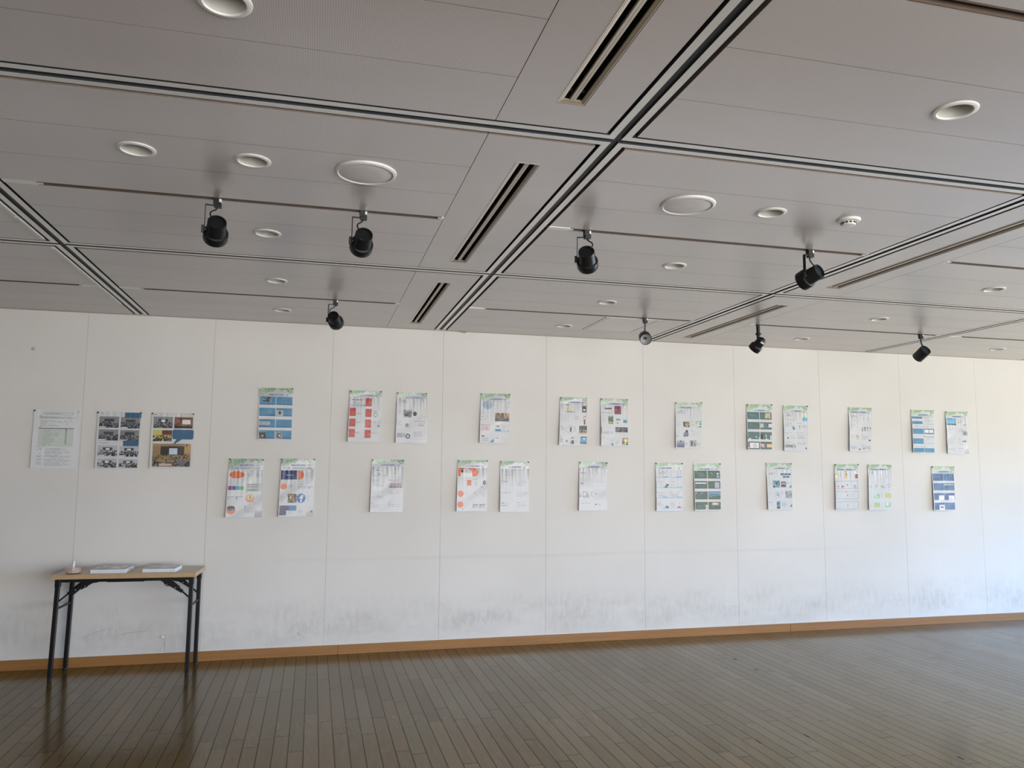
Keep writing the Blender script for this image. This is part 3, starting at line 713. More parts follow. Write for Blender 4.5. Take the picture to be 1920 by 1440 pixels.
class Pr:
    def __init__(s, W, Hh, bg, seed): s.a = np.empty((Hh, W, 3)); s.a[:] = bg; s.W, s.H = W, Hh; s.r = random.Random(seed)
    def ix(s, u0, v0, u1, v1):
        f = lambda q, n: max(0, min(n, int(round(q*n))))
        return f(u0, s.W), f(v0, s.H), max(f(u1, s.W), f(u0, s.W)+1), max(f(v1, s.H), f(v0, s.H)+1)
    def R(s, u0, v0, u1, v1, c):
        x0, y0, x1, y1 = s.ix(u0, v0, u1, v1); s.a[y0:y1, x0:x1] = CN.get(c, c) if isinstance(c, str) else c
    def B(s, u0, v0, u1, v1, c): # box outline
        x0, y0, x1, y1 = s.ix(u0, v0, u1, v1); c = CN[c]; s.a[y0, x0:x1] = c; s.a[y1-1:y1, x0:x1] = c; s.a[y0:y1, x0] = c; s.a[y0:y1, x1-1:x1] = c
    def E(s, u, v, ru, rv, c, ring=0):
        Y, X = np.mgrid[0:s.H, 0:s.W]; d = ((X+.5-u*s.W)/(ru*s.W))**2 + ((Y+.5-v*s.H)/(rv*s.H))**2
        m = (d <= 1) & (d >= ring); s.a[m] = CN[c] if isinstance(c, str) else c
    def G(s, u0, v0, u1, v1, c, c2):  # photo-like vertical tint
        x0, y0, x1, y1 = s.ix(u0, v0, u1, v1); a = np.array(CN[c], float); b = np.array(CN[c2], float)
        for y in range(y0, min(y1, s.H)): t = (y-y0)/max(1, y1-y0-1); s.a[y, x0:x1] = a*(1-t)+b*t
    def T(s, u0, v0, u1, v1, n=3, c='gr', p=.8):
        x0, _, x1, _ = s.ix(u0, 0, u1, 1)
        for i in range(n):
            y = int((v0 + (v1-v0)*(i/(max(1, n-1)) if n > 1 else 0))*s.H); e = x0 + int((x1-x0)*s.r.uniform(.45, 1)); x = x0
            while x < e and 0 <= y < s.H:
                l = s.r.randint(2, 6); k = s.r.uniform(.55, 1)
                if s.r.random() < p: s.a[y, x:min(x+l, e)] = s.a[y, x:min(x+l, e)]*(1-k) + np.array(CN[c])*k
                x += l + (1 if s.r.random() < .25 else 0)
    def P(s, u0, v0, u1, v1, pal, cell=3):  # photograph: soft blotches of a palette
        x0, y0, x1, y1 = s.ix(u0, v0, u1, v1); y1 = min(y1, s.H); pal = [np.array(CN[q], float) for q in pal.split()]
        if y1 <= y0 or x1 <= x0: return
        gy, gx = max(2, (y1-y0)//cell+1), max(2, (x1-x0)//cell+1)
        g = np.array([[s.r.choice(pal)*s.r.uniform(.85, 1.12) for _ in range(gx)] for _ in range(gy)])
        Y = np.linspace(0, gy-1, y1-y0); X = np.linspace(0, gx-1, x1-x0); yi = np.minimum(Y.astype(int), gy-2); xi = np.minimum(X.astype(int), gx-2)
        fy = (Y-yi)[:, None, None]; fx = (X-xi)[None, :, None]; A = g[yi][:, xi]; B = g[yi][:, xi+1]; C = g[yi+1][:, xi]; D = g[yi+1][:, xi+1]
        s.a[y0:y1, x0:x1] = np.clip((A*(1-fx)+B*fx)*(1-fy) + (C*(1-fx)+D*fx)*fy, 0, 240)
    def crowd(s, u0, v0, u1, v1, top='gr', scr=None, wall2=None):
        x0, y0, x1, y1 = s.ix(u0, v0, u1, v1); hh = y1-y0
        s.R(u0, v0, u1, v1, top)
        if wall2: s.R(u0+.06*(u1-u0), v0+.15*(v1-v0), u1-.1*(u1-u0), v0+.5*(v1-v0), wall2)
        else: s.R(u0+.25*(u1-u0), v0+.2*(v1-v0), u0+.75*(u1-u0), v0+.45*(v1-v0), 'dk')
        if scr: s.R(u0+scr[0]*(u1-u0), v0+scr[1]*(v1-v0), u0+scr[2]*(u1-u0), v0+scr[3]*(v1-v0), 'w')
        for i in range(int((x1-x0)*1.6)):
            cx = s.r.randint(x0, x1-1); t = s.r.random(); cy = y0 + int(hh*(.48+.5*t)); rr_ = max(1, int(1+1.6*t)); q = np.array(s.r.choice([(34, 34, 38), (48, 48, 54), (66, 66, 72), (110, 106, 104), (40, 42, 50)]))
            s.a[max(y0, cy-rr_):min(y1, cy+rr_+1), max(x0, cx-rr_):min(x1, cx+rr_+1)] = q
def color_attr(me, arr, nx, ny):
    at = me.color_attributes.new('print', 'FLOAT_COLOR', 'CORNER')
    c = arr.reshape(-1, 3)/255.; lin = np.where(c <= .04045, c/12.92, ((c+.055)/1.055)**2.4)
    full = np.ones((nx*ny, 4, 4)); full[:, :, :3] = lin[:, None, :]
    at.data.foreach_set('color', full.reshape(-1).astype(np.float32))
def grid_mesh(name, fn, arr, mat, parent, smooth=True):
    ny, nx = arr.shape[:2]; us = np.linspace(0, 1, nx+1); vs = np.linspace(0, 1, ny+1); V = []
    for v in vs:
        for u in us: V.append(fn(u, v))
    F = [(j*(nx+1)+i, (j+1)*(nx+1)+i, (j+1)*(nx+1)+i+1, j*(nx+1)+i+1) for j in range(ny) for i in range(nx)]
    me = bpy.data.meshes.new(name); me.from_pydata(V, [], F); me.materials.append(M[mat])
    color_attr(me, arr, nx, ny)
    if smooth: me.polygons.foreach_set('use_smooth', [True]*len(F))
    o = bpy.data.objects.new(name, me); COL.objects.link(o); o.parent = parent; return o
def text_mesh(s, x0, x1, zc, hgt, y, mat, parent, name, bold=0, seg=None):
    cu = bpy.data.curves.new('txt', 'FONT'); cu.body = s; cu.size = 1; cu.resolution_u = 2; cu.offset = bold
    to = bpy.data.objects.new('txt', cu); COL.objects.link(to); bpy.context.view_layer.update()
    me = bpy.data.meshes.new_from_object(to.evaluated_get(bpy.context.evaluated_depsgraph_get()))
    bpy.data.objects.remove(to, do_unlink=True)
    n = len(me.vertices); co = np.empty(n*3); me.vertices.foreach_get('co', co); co = co.reshape(-1, 3)
    a, b = co.min(0), co.max(0); w_, h_ = (b-a)[:2]
    out = np.empty_like(co); out[:, 0] = x0 + (co[:, 0]-a[0])/w_*(x1-x0); out[:, 2] = zc - hgt/2 + (co[:, 1]-a[1])/h_*hgt; out[:, 1] = y
    me.vertices.foreach_set('co', out.reshape(-1)); me.materials.clear(); me.materials.append(M[mat]); me.name = name
    o = bpy.data.objects.new(name, me); COL.objects.link(o); o.parent = parent; return o
def header_art(W, Hh, seed, fade):
    p = Pr(W, Hh, (186, 188, 190) if not fade else (202, 208, 202), seed); r = random.Random(99)
    g = [(96, 146, 112), (116, 164, 126), (84, 126, 98), (142, 178, 128), (128, 162, 108), (166, 192, 160), (186, 202, 186)]
    def blob(u, v, s_):
        c = np.array(r.choice(g), float); c = c*(1-fade)+np.array((222, 232, 222))*fade
        x, y = int(u*W), int(v*Hh); q = max(1, int(s_*W)); p.a[max(0, y-q//2):max(0, y+q//2+1), max(0, x-q//2):max(0, x+q//2+1)] = c
    for _ in range(900):
        u = r.random()
        dep = .92*max(0, 1-abs(u-.10)/.24) + .50*max(0, 1-abs(u-.36)/.16) + .35*max(0, 1-abs(u-.66)/.10) + .78*max(0, 1-abs(u-.93)/.18)
        if .49 < u < .585: continue
        dep = max(dep, .14 if u < .5 or u > .58 else 0); v = r.random()*dep
        if v > dep*.96: continue
        blob(u, v, r.choice([.009, .012, .018]))
    return p.a
def sheet_fn(w4, dz_top, depth, folds, seed, curl=0):
    xl0, xr0, z0, xl1, xr1, z1 = w4; rng = random.Random(seed); ph = [rng.uniform(0, 6.28) for _ in range(5)]
    def fn(u, v):
        xl = xl0 + (xl1-xl0)*v; xr = xr0 + (xr1-xr0)*v; x = xl + (xr-xl)*u; z = z0 + (z1-z0)*v
        out = depth[0] + (depth[1]-depth[0])*min(1, v/.35)**.6 + (depth[2]-depth[1])*max(0, (v-.35)/.65)
        out *= (1 - .28*u)                               # right edge lies closer to the wall
        k_ = math.exp(-v*5.2)
        f = folds*k_*(.5*math.sin(31*u+2.2*math.sin(5*u+ph[4])+ph[0]+4*v)+.5*math.sin(49*u+1.6*math.sin(7*u+ph[2])+ph[1]-3*v))
        f += folds*.8*math.exp(-((v-.45)/.33)**2)*math.sin(5*u+4*v+ph[2]) + .0007*math.sin(17*v+9*u+ph[3])
        if curl and u > .8 and v > .86: f += curl*((u-.8)/.2)*((v-.86)/.14)
        return (x, -max(.0015, out+f), z)
    return fn
PG = 'printed posters pinned to the white wall'
def poster(idx, quad8, hv, label, draw, title=None, sub=None, fade=0, pins='kk', crinkle=1, curl=0, bg=PAPER, res=104, depth=(.004, .018, .026), tx=(.30, .72), rough=False):
    tlx, tlz, trx, trz, brx, brz, blx, blz = quad8
    cx = (tlx+trx)/2; root = thing('poster', label, 'poster', (cx, 0, tlz), 0, PG)
    Ht = tlz-blz; zt = -Ht*hv
    f = lambda a, b: a+(b-a)*hv
    w4 = (f(tlx, blx)-cx, f(trx, brx)-cx, zt+.003, blx-cx, brx-cx, (blz+brz)/2-tlz)
    W = res; Hh = int(res*(w4[2]-w4[5])/(w4[1]-w4[0])); p = Pr(W, Hh, bg, idx*31+5); draw(p)
    grid_mesh('printed_sheet', sheet_fn(w4, 0, depth, .0026*crinkle, idx, curl), np.clip(p.a, 0, 245), 'print', root)
    if hv > 0:
        wl, wr = tlx-cx, trx-cx; hh = -zt; HW_ = 112; HH_ = max(12, int(HW_*hh/(wr-wl)))
        fn = lambda u, v: (wl+(wr-wl)*u + (blx-tlx)*hv*v, -(.0055+.0018*math.sin(3*u+2.5*v+idx) + .0016*v), -.0 - hh*1.02*v)
        hd = grid_mesh('header_card', fn, header_art(HW_, HH_, idx, fade), 'header', root)
        if title:
            s_, num = title; zc = -hh*(.80 if not sub else .60); th = .0150 if not sub else .0155
            a_, b_ = wl+(wr-wl)*tx[0], wl+(wr-wl)*tx[1]
            text_mesh(s_, a_, b_, zc, th, -.0110, 'title_blue', hd, 'title_text', .007)
            text_mesh(num, b_+(wr-wl)*.045, b_+(wr-wl)*.14, zc, th*.9, -.0110, 'title_blue', hd, 'title_text', .004)
            if sub: text_mesh(sub, wl+(wr-wl)*.08, wl+(wr-wl)*.90, -hh*.865, .0150, -.0115, 'title_grey', hd, 'title_text')
    for s_, side in ((0, pins[0]), (1, pins[1])):
        if side == '-': continue
        bm = bmesh.new(); px = (tlx-cx)+.006 if s_ == 0 else (trx-cx)-.006; pz = -.006 + (trz-tlz if s_ else 0)
        lathe(bm, [(0, -.001), (.0028, .006), (.0028, .010), (.0052, .0105), (.0056, .015), (.0045, .018), (0, .0185)], (px, 0, pz), (0, -1, 0), 14)
        finish('pushpin', bm, {'k': 'pin_black', 'w': 'pin_white', 'b': 'pin_brown'}[side], root, True)
    return root
QS = [[-0.319,1.851,-0.01,1.848,-0.014,1.426,-0.318,1.426],[0.103,1.847,0.41,1.851,0.402,1.425,0.111,1.425],[0.478,1.848,0.781,1.85,0.782,1.427,0.482,1.427],[1.245,2.066,1.503,2.069,1.507,1.658,1.252,1.656],[1.049,1.508,1.304,1.506,1.304,1.057,1.04,1.062],[1.432,1.511,1.691,1.512,1.688,1.061,1.427,1.065],[1.944,2.065,2.2,2.067,2.193,1.651,1.936,1.649],[2.324,2.061,2.57,2.064,2.575,1.649,2.317,1.646],[2.134,1.513,2.392,1.511,2.386,1.091,2.128,1.095],[3.024,2.075,3.279,2.076,3.267,1.654,3.014,1.66],[2.835,1.513,3.09,1.514,3.083,1.091,2.827,1.097],[3.198,1.509,3.448,1.507,3.445,1.086,3.194,1.089],[3.724,2.063,3.974,2.065,3.96,1.645,3.708,1.653],[4.095,2.063,4.35,2.063,4.342,1.648,4.091,1.647],[3.897,1.509,4.154,1.506,4.141,1.09,3.886,1.096],[4.808,2.049,5.07,2.057,5.05,1.638,4.797,1.639],[4.607,1.507,4.869,1.507,4.86,1.085,4.604,1.088],[4.975,1.504,5.242,1.507,5.234,1.084,4.974,1.088],[5.522,2.051,5.786,2.058,5.768,1.634,5.512,1.63],[5.902,2.05,6.163,2.054,6.146,1.63,5.888,1.626],[5.708,1.515,5.971,1.515,5.962,1.089,5.705,1.092],[6.61,2.051,6.867,2.051,6.846,1.63,6.59,1.635],[7.317,2.046,7.582,2.051,7.559,1.628,7.304,1.628],[7.718,2.038,7.982,2.045,7.958,1.624,7.707,1.624],[6.431,1.509,6.692,1.513,6.673,1.082,6.415,1.086],[6.798,1.51,7.065,1.508,7.039,1.08,6.777,1.086],[7.523,1.498,7.792,1.499,7.769,1.072,7.513,1.073]]

def d1(p):
    p.B(.20, .045, .84, .09, 'gr'); p.T(.26, .066, .80, .067, 1, 'dk', 1); p.R(.12, .10, .17, .108, 'dk'); p.T(.12, .118, .94, .15, 4, 'gr', 1); p.T(.94, .13, .98, .15, 1)
    for v in (.19, .21, .225, .245, .265, .28): p.T(.13+.02*(v > .2), v, .90, v, 1, 'gr', .7)
    p.T(.13, .297, .25, .3, 1, 'dk'); p.R(.12, .318, .88, .33, 'dk'); p.R(.12, .33, .88, .62, (206, 213, 204))
    for i in range(10): v = .335+.029*i; p.R(.12, v+.024, .88, v+.027, (176, 184, 178)); p.T(.22, v+.012, .60, v+.012, 1, 'gr', .8); p.R(.70, v+.004, .735, v+.019, 'dk') if i % 1 == 0 and i < 9 else None
    p.T(.10, .64, .35, .64, 1, 'gr')
    for i, v in enumerate((.67, .73, .79, .85, .91)): p.T(.12, v, .26, v+.02, 2, 'dk', .7); p.R(.19, v+.035, .20, v+.045, 'dk'); p.T(.29, v-.006, .88, v+.028, 3, 'gr', .9)
    p.T(.27, .955, .78, .965, 1, 'gr')
def d2(p):
    p.T(.08, .035, .22, .04, 1, 'dk', 1); p.T(.05, .055, .3, .056, 1, 'lg')
    for (u, v) in ((.05, .09), (.53, .095), (.05, .315), (.53, .32), (.05, .595), (.54, .6), (.05, .825), (.54, .83)):
        e = min(.985, v+(.195 if v < .5 else .19)); top = 'gr' if v < .5 else 'lg'; p.crowd(u, v, u+.44, e, top, (.4, .25, .6, .42) if v > .58 else None); p.R(u+.01, e-.022, u+.16, e-.006, 'w')
    p.T(.09, .553, .55, .555, 1, 'dk', 1)
    p.R(.615, .012, .985, .105, (58, 98, 130)); p.R(.61, .50, .975, .605, (58, 98, 130))
def d3(p):
    p.R(.05, .03, .13, .038, 'gr'); p.crowd(.05, .075, .49, .275, 'gr', (.4, .25, .6, .45)); p.P(.53, .078, .97, .275, 'br br pu dk', 5); p.R(.53, .078, .97, .095, (128, 84, 50)); p.R(.72, .12, .91, .205, 'w'); p.R(.53, .235, .97, .275, 'k')
    p.crowd(.05, .31, .49, .515, 'ye', None, 'ye'); p.R(.26, .32, .49, .40, (110, 60, 60))
    p.R(.52, .30, .98, .475, (58, 98, 130)); p.R(.50, .32, 1.0, .455, (58, 98, 130))
    for i in range(12): p.R(.60-.006*i, .475+.007*i, .72-.014*i, .484+.007*i, (58, 98, 130))
    p.crowd(.06, .555, .955, .965, (148, 124, 86), None, None); p.R(.06, .555, .16, .78, (150, 120, 80)); p.R(.24, .60, .80, .76, (58, 52, 46)); p.R(.44, .635, .635, .745, (190, 206, 222)); p.R(.68, .86, .80, .95, (96, 108, 140)); p.R(.22, .91, .52, .95, (196, 178, 160))
    p.R(.06, .555, .24, .60, (160, 132, 88)); p.R(.80, .56, .955, .73, (176, 146, 96)); p.R(.84, .555, .86, .60, 'k')
ROW4 = ((.01, .205), (.27, .46), (.53, .72), (.785, .975))
def cells(p, c, c2, l=.02, m=.495, r_=.985):
    for a, b in ROW4: p.G(l, a, m, b, c, c2); p.G(m+.015, a, r_, b, c, c2)
def d4(p):
    cells(p, 'b', 'b')
    for a, b in ROW4:
        for x0, x1 in ((.02, .495), (.51, .985)): p.R(x0, b-.03, x1, b, (58, 106, 142)); p.P(x0+.1, a+.06, x1-.05, a+.1, 'b b', 4)
    p.P(.12, .03, .38, .13, 'k dk tl k lg', 3); p.R(.10, .155, .42, .163, 'lb'); p.R(.55, .03, .59, .045, 'lb'); p.R(.50, .325, .72, .45, 'lg'); p.E(.62, .38, .045, .04, 'dk'); p.R(.585, .35, .65, .37, 'nb'); p.T(.25, .35, .42, .38, 2, 'lb')
    p.R(.02, .585, .34, .66, 'lg'); p.T(.05, .61, .16, .64, 3, 'gr', 1); p.T(.20, .61, .31, .64, 3, 'gr', 1); p.T(.54, .56, .62, .56, 1, 'w'); p.R(.03, .815, .24, .822, 'lb'); p.P(.03, .83, .22, .97, 'k k dk br', 3); p.R(.11, .90, .15, .93, 'w'); p.P(.54, .83, .69, .955, 'dk br k pk', 3); p.B(.53, .825, .70, .965, 'lg'); p.T(.56, .805, .8, .805, 1, 'lb')
def d5(p):
    p.E(.245, .115, .215, .077, 'o'); p.T(.56, .06, .70, .16, 5); p.T(.78, .09, .98, .16, 5, 'gr', 1); p.T(.04, .30, .07, .30, 1)
    for i, c in enumerate(('m', 'n', 't', 'gn')): p.R(.02+.113*i, .35, .125+.113*i, .43, c)
    p.R(.51, .295, .99, .465, (188, 190, 192)); 
    for i, c in enumerate((('gr'), (206, 160, 130), 'w', 'k', 'w', 'n', 'w', 'dk', 'gn')): p.R(.555, .31+.016*i, .86, .322+.016*i, c)
    p.T(.88, .32, .98, .45, 6, 'gr')
    for u in (.03, .26): p.R(u, .565, u+.19, .575, 'n'); p.R(u, .565, u+.015, .63, 'n'); p.T(u+.05, .585, u+.18, .635, 4, 'lg')
    p.E(.645, .605, .12, .082, 'o'); p.E(.645, .59, .095, .06, 'tan'); p.R(.64, .56, .66, .63, 'k'); p.T(.80, .56, .88, .59, 2)
    p.E(.14, .85, .125, .085, 'o'); p.R(.04, .80, .24, .83, 'dk'); p.P(.05, .84, .23, .87, 'k dk lg', 2); p.E(.14, .79, .10, .03, 'dk'); p.T(.30, .78, .44, .79, 2, 'lg')
    p.R(.515, .77, .53, .91, 'bl'); p.E(.52, .77, .014, .014, 'n'); p.T(.57, .80, .95, .90, 6, 'gr', .6)
def d6(p):
    p.P(.02, .03, .50, .22, 'nb nb bl k', 3); p.R(.15, .115, .38, .135, 'w'); p.E(.56, .125, .13, .095, 'o'); p.R(.50, .03, .515, .22, 'w'); p.P(.03, .03, .49, .03, 'nb', 2); p.P(.02, .03, .495, .22, 'nb nb bl', 4); p.T(.16, .12, .38, .13, 2, 'w', 1); p.T(.73, .07, .97, .17, 6)
    p.E(.115, .37, .095, .065, 'o'); p.T(.24, .33, .45, .40, 5, 'gr', .8); p.R(.57, .315, .64, .325, 'dk')
    for u in (.55, .70, .84): p.R(u, .37, u+.13, .378, 'n'); p.R(u, .37, u+.012, .42, 'n'); p.T(u+.03, .388, u+.12, .415, 2, 'lb')
    p.T(.03, .56, .20, .68, 6, 'gr', .8); p.P(.22, .52, .50, .71, 'k br dk k tan', 3); p.E(.215, .615, .035, .11, PAPER); p.E(.63, .615, .125, .097, 'fb'); p.T(.80, .55, .97, .67, 5)
    for k_ in range(9):
        an = k_*.7; p.E(.63+.118*math.cos(an), .615+.09*math.sin(an), .022, .016, 'fb')
    p.P(.02, .77, .32, .87, 'bl dk bl nb', 3); p.R(.30, .77, .51, .875, 'b'); p.P(.02, .86, .22, .97, 'bl bl dk', 4); p.T(.28, .90, .43, .93, 2); p.T(.57, .81, .72, .92, 6, 'gr', .8); p.R(.93, .88, .97, .92, 'rd'); p.T(.88, .80, .94, .83, 2)
def d7(p):
    p.T(.07, .075, .50, .085, 2, 'k', 1); p.T(.10, .12, .40, .15, 2, 'dk', .9); p.R(.02, .17, .50, .235, (184, 186, 196)); p.R(.44, .19, .47, .21, 'r')
    for u, v in ((.50, .04), (.02, .26), (.51, .275), (.02, .49), (.51, .51), (.02, .72), (.51, .735)): p.R(u, v, u+.19, v+.18, 'r'); p.R(u+.10, v+.095, u+.17, v+.102, (214, 150, 144))
    p.T(.76, .05, .81, .18, 9, 'gr'); p.T(.30, .33, .36, .34, 1); p.T(.22, .37, .42, .39, 2, 'dk'); p.T(.73, .32, .95, .335, 2, 'dk'); p.E(.83, .40, .07, .052, 'gr', .45); p.T(.22, .56, .38, .575, 2, 'dk'); p.T(.73, .545, .98, .57, 2, 'dk'); p.R(.90, .62, .95, .67, 'b'); p.T(.21, .79, .46, .81, 2, 'dk'); p.T(.73, .79, .97, .81, 2, 'dk')
def d8(p):
    p.T(.14, .055, .38, .10, 3, 'k', .9); p.T(.14, .15, .38, .15, 1, 'lg'); p.T(.56, .055, .94, .055, 1, 'lg'); p.T(.56, .07, .60, .16, 6, 'dk')
    p.T(.05, .28, .20, .35, 4); p.P(.22, .26, .50, .43, 'gr dk lg gr', 3); p.P(.26, .36, .40, .40, 'k dk', 2); p.E(.60, .345, .065, .05, 'k'); p.R(.55, .30, .63, .39, 'k'); p.R(.74, .28, .97, .41, (214, 214, 208)); p.T(.80, .32, .95, .40, 3, 'tan')
    p.T(.04, .52, .20, .60, 4); p.E(.355, .60, .058, .042, 'sky'); p.E(.335, .60, .035, .04, 'rd'); p.T(.24, .56, .30, .63, 3, 'tan'); p.T(.44, .57, .50, .63, 3, 'tan'); p.T(.57, .515, .96, .52, 1, 'dk'); p.R(.71, .59, .90, .60, 'b'); p.R(.71, .605, .90, .615, 'rd'); p.T(.74, .56, .95, .57, 2)
    p.T(.03, .74, .12, .74, 1); p.R(.04, .78, .22, .875, (158, 162, 174)); p.R(.24, .78, .30, .875, (158, 162, 174)); p.E(.385, .85, .075, .055, 'k'); p.E(.385, .85, .045, .035, 'lg'); p.T(.35, .79, .42, .80, 1, 'dk'); p.T(.56, .75, .96, .85, 7, 'gr'); p.R(.5, .905, .98, .908, 'lg')
def d9(p):
    p.T(.12, .08, .40, .10, 2, 'k', .9); p.R(.20, .15, .215, .195, 'dk'); p.R(.24, .15, .255, .19, 'dk'); p.B(.02, .04, .485, .21, 'gr'); p.T(.56, .06, .62, .07, 1, 'dk'); p.T(.72, .06, .78, .16, 7, 'gr'); p.T(.76, .13, .80, .17, 3, 'k')
    p.T(.04, .30, .37, .32, 2); p.T(.08, .36, .45, .44, 5, 'gr', .9); p.E(.57, .305, .03, .02, 'rd', .5); p.T(.6, .30, .95, .32, 2, 'gr')
    for i in range(13): u = .555+.032*i; p.R(u, .37, u+.012, .46, (206, 128, 128)); p.R(u+.014, .38, u+.02, .46, 'gr'); p.R(u, .44, u+.022, .475, 'bl')
    for v in (.56, .60, .63, .655, .68, .70): p.T(.03, v, .48, v, 1, 'gr', .9)
    p.T(.56, .55, .95, .61, 4, 'gr'); p.R(.03, .80, .11, .81, 'dk'); p.R(.55, .795, .63, .805, 'dk'); p.T(.03, .84, .48, .90, 4, 'gr', .9); p.T(.56, .83, .95, .88, 4, 'gr', .8)
def d10(p):
    p.E(.24, .11, .17, .095, 'lb'); p.E(.27, .10, .11, .07, 'lg'); p.T(.17, .08, .36, .13, 3, 'dk', .8); p.R(.56, .12, .61, .13, 'dk'); p.T(.68, .06, .76, .22, 8, 'lg'); p.T(.93, .05, .99, .16, 3, 'dk')
    p.E(.09, .38, .12, .08, 'gr', .86); p.T(.05, .375, .14, .385, 2, 'k', 1); p.T(.34, .38, .40, .38, 1, 'lg'); p.P(.50, .29, .99, .49, 'br tan br dk', 3); p.R(.70, .30, .80, .42, 'dk'); p.P(.52, .42, .96, .49, 'k dk bl', 3)
    for i in range(8): p.R(.08+.031*i, .61, .093+.031*i, .70, (214, 130, 124))
    p.R(.05, .58, .32, .586, 'gr'); p.B(.04, .57, .33, .71, 'lg'); p.R(.03, .555, .07, .563, 'k'); p.R(.56, .595, .64, .62, 'dk'); p.R(.51, .675, .71, .73, 'b'); p.B(.51, .58, .985, .73, 'lg'); p.R(.72, .722, .985, .73, 'n'); p.T(.75, .595, .95, .69, 4, 'gr'); p.R(.98, .68, .985, .735, 'n')
    p.R(.06, .825, .15, .85, 'k'); p.T(.06, .88, .34, .95, 4, 'gr')
    for i in range(10): p.R(.45-.013*i, .90+.0085*i, .48, .912+.0085*i, 'b')
    p.R(.54, .88, .64, .892, 'nb'); p.T(.74, .87, .80, .875, 1, 'rd'); p.T(.76, .89, .95, .92, 2)
def d11(p):
    p.R(.02, .01, .60, .20, 'o'); p.E(.56, .105, .14, .10, 'o'); p.E(.30, .15, .19, .13, PAPER); p.R(.13, .12, .49, .22, 'w'); p.T(.26, .05, .44, .12, 5, 'gr'); p.E(.155, .085, .038, .03, 'nb'); p.T(.55, .1, .62, .13, 2, 'pk')
    p.R(.325, .285, .465, .415, 'o'); p.T(.05, .30, .09, .30, 1); p.T(.55, .28, .72, .29, 1, 'dk'); p.T(.56, .33, .74, .40, 5, 'gr', .9); p.E(.90, .345, .05, .05, 'nb'); p.R(.89, .32, .91, .36, 'lgn'); p.R(.79, .44, .86, .45, 'rd')
    p.E(.12, .60, .10, .07, 'o'); p.T(.26, .57, .44, .63, 4, 'lg', 1); p.T(.55, .56, .66, .60, 3); p.T(.80, .58, .98, .66, 5, 'gr')
    p.E(.12, .845, .10, .07, 'o'); p.R(.02, .76, .06, .77, 'k'); p.R(.35, .80, .36, .88, 'gr'); p.T(.27, .90, .48, .90, 1, 'gr')
    for u in (.54, .76): p.R(u, .845, u+.18, .858, 'k'); p.R(u, .845, u+.02, .92, 'k'); p.R(u+.03, .87, u+.16, .915, 'lg')
    p.T(.50, .80, .64, .80, 1, 'dk'); p.R(.18, .94, .23, .95, 'rd')
def d12(p):
    p.T(.17, .05, .40, .16, 6, 'gr', .9); p.T(.56, .05, .95, .055, 1, 'lg'); p.T(.60, .07, .66, .15, 3, 'lg')
    p.T(.03, .305, .46, .31, 2, 'gr'); p.R(.56, .29, .58, .30, 'k'); p.T(.60, .30, .95, .40, 6, 'gr'); p.R(.03, .545, .08, .553, 'dk'); p.T(.10, .55, .46, .57, 2, 'gr'); p.T(.58, .54, .96, .65, 6, 'gr')
    p.R(.04, .795, .13, .805, 'dk'); p.T(.15, .80, .46, .80, 1); p.T(.03, .84, .46, .86, 3, 'gr', .9); p.R(.58, .785, .68, .795, 'dk'); p.T(.70, .79, .95, .79, 1); p.T(.57, .83, .97, .88, 3, 'gr', .9)
def d13(p):
    p.R(.22, .035, .34, .05, 'b'); p.P(.26, .07, .44, .20, 'ye w w lgn', 3); p.R(.24, .20, .52, .21, 'dk'); p.T(.05, .08, .14, .18, 4, 'lg'); p.T(.62, .07, .78, .18, 7, 'lg'); p.R(.81, .06, .97, .215, 'dk'); p.P(.83, .05, .95, .08, 'r k w', 3); p.R(.85, .14, .93, .17, 'w')
    p.T(.05, .29, .10, .31, 1, 'dk'); p.T(.06, .33, .22, .40, 4, 'lg'); p.T(.56, .31, .70, .32, 1, 'dk'); p.T(.53, .34, .78, .39, 4, 'gr', .9); p.E(.91, .33, .045, .035, 'br'); p.E(.91, .345, .03, .025, 'pk'); p.R(.87, .37, .94, .43, 'br'); p.R(.88, .43, .93, .50, 'k')
    p.R(.04, .55, .09, .56, 'k'); p.T(.05, .59, .22, .64, 4); p.E(.40, .625, .16, .095, 'gr', .88); p.R(.375, .575, .43, .68, 'dk'); p.R(.40, .56, .42, .60, 'k'); p.T(.55, .57, .65, .67, 5); p.P(.70, .53, 1.0, .625, 'k dk k gr', 3); p.P(.70, .625, 1.0, .73, 'dk tan gr dk', 3); p.R(.70, .70, 1.0, .735, 'tan'); p.E(.68, .62, .03, .08, PAPER)
    p.T(.03, .80, .12, .81, 1, 'k'); p.T(.03, .83, .20, .93, 7, 'dk', .8); p.E(.27, .90, .035, .027, 't'); p.E(.475, .835, .04, .03, 'k'); p.E(.475, .85, .028, .022, 'pk'); p.R(.44, .88, .53, .97, 'dk'); p.R(.40, .92, .46, .97, 'gr'); p.T(.58, .80, .66, .81, 1); p.T(.58, .85, .70, .93, 4)
    p.G(.77, .79, 1.0, .90, 'fb', 'sky'); p.R(.75, .90, 1.0, .965, 'tl'); p.E(.90, .84, .06, .012, 'w')
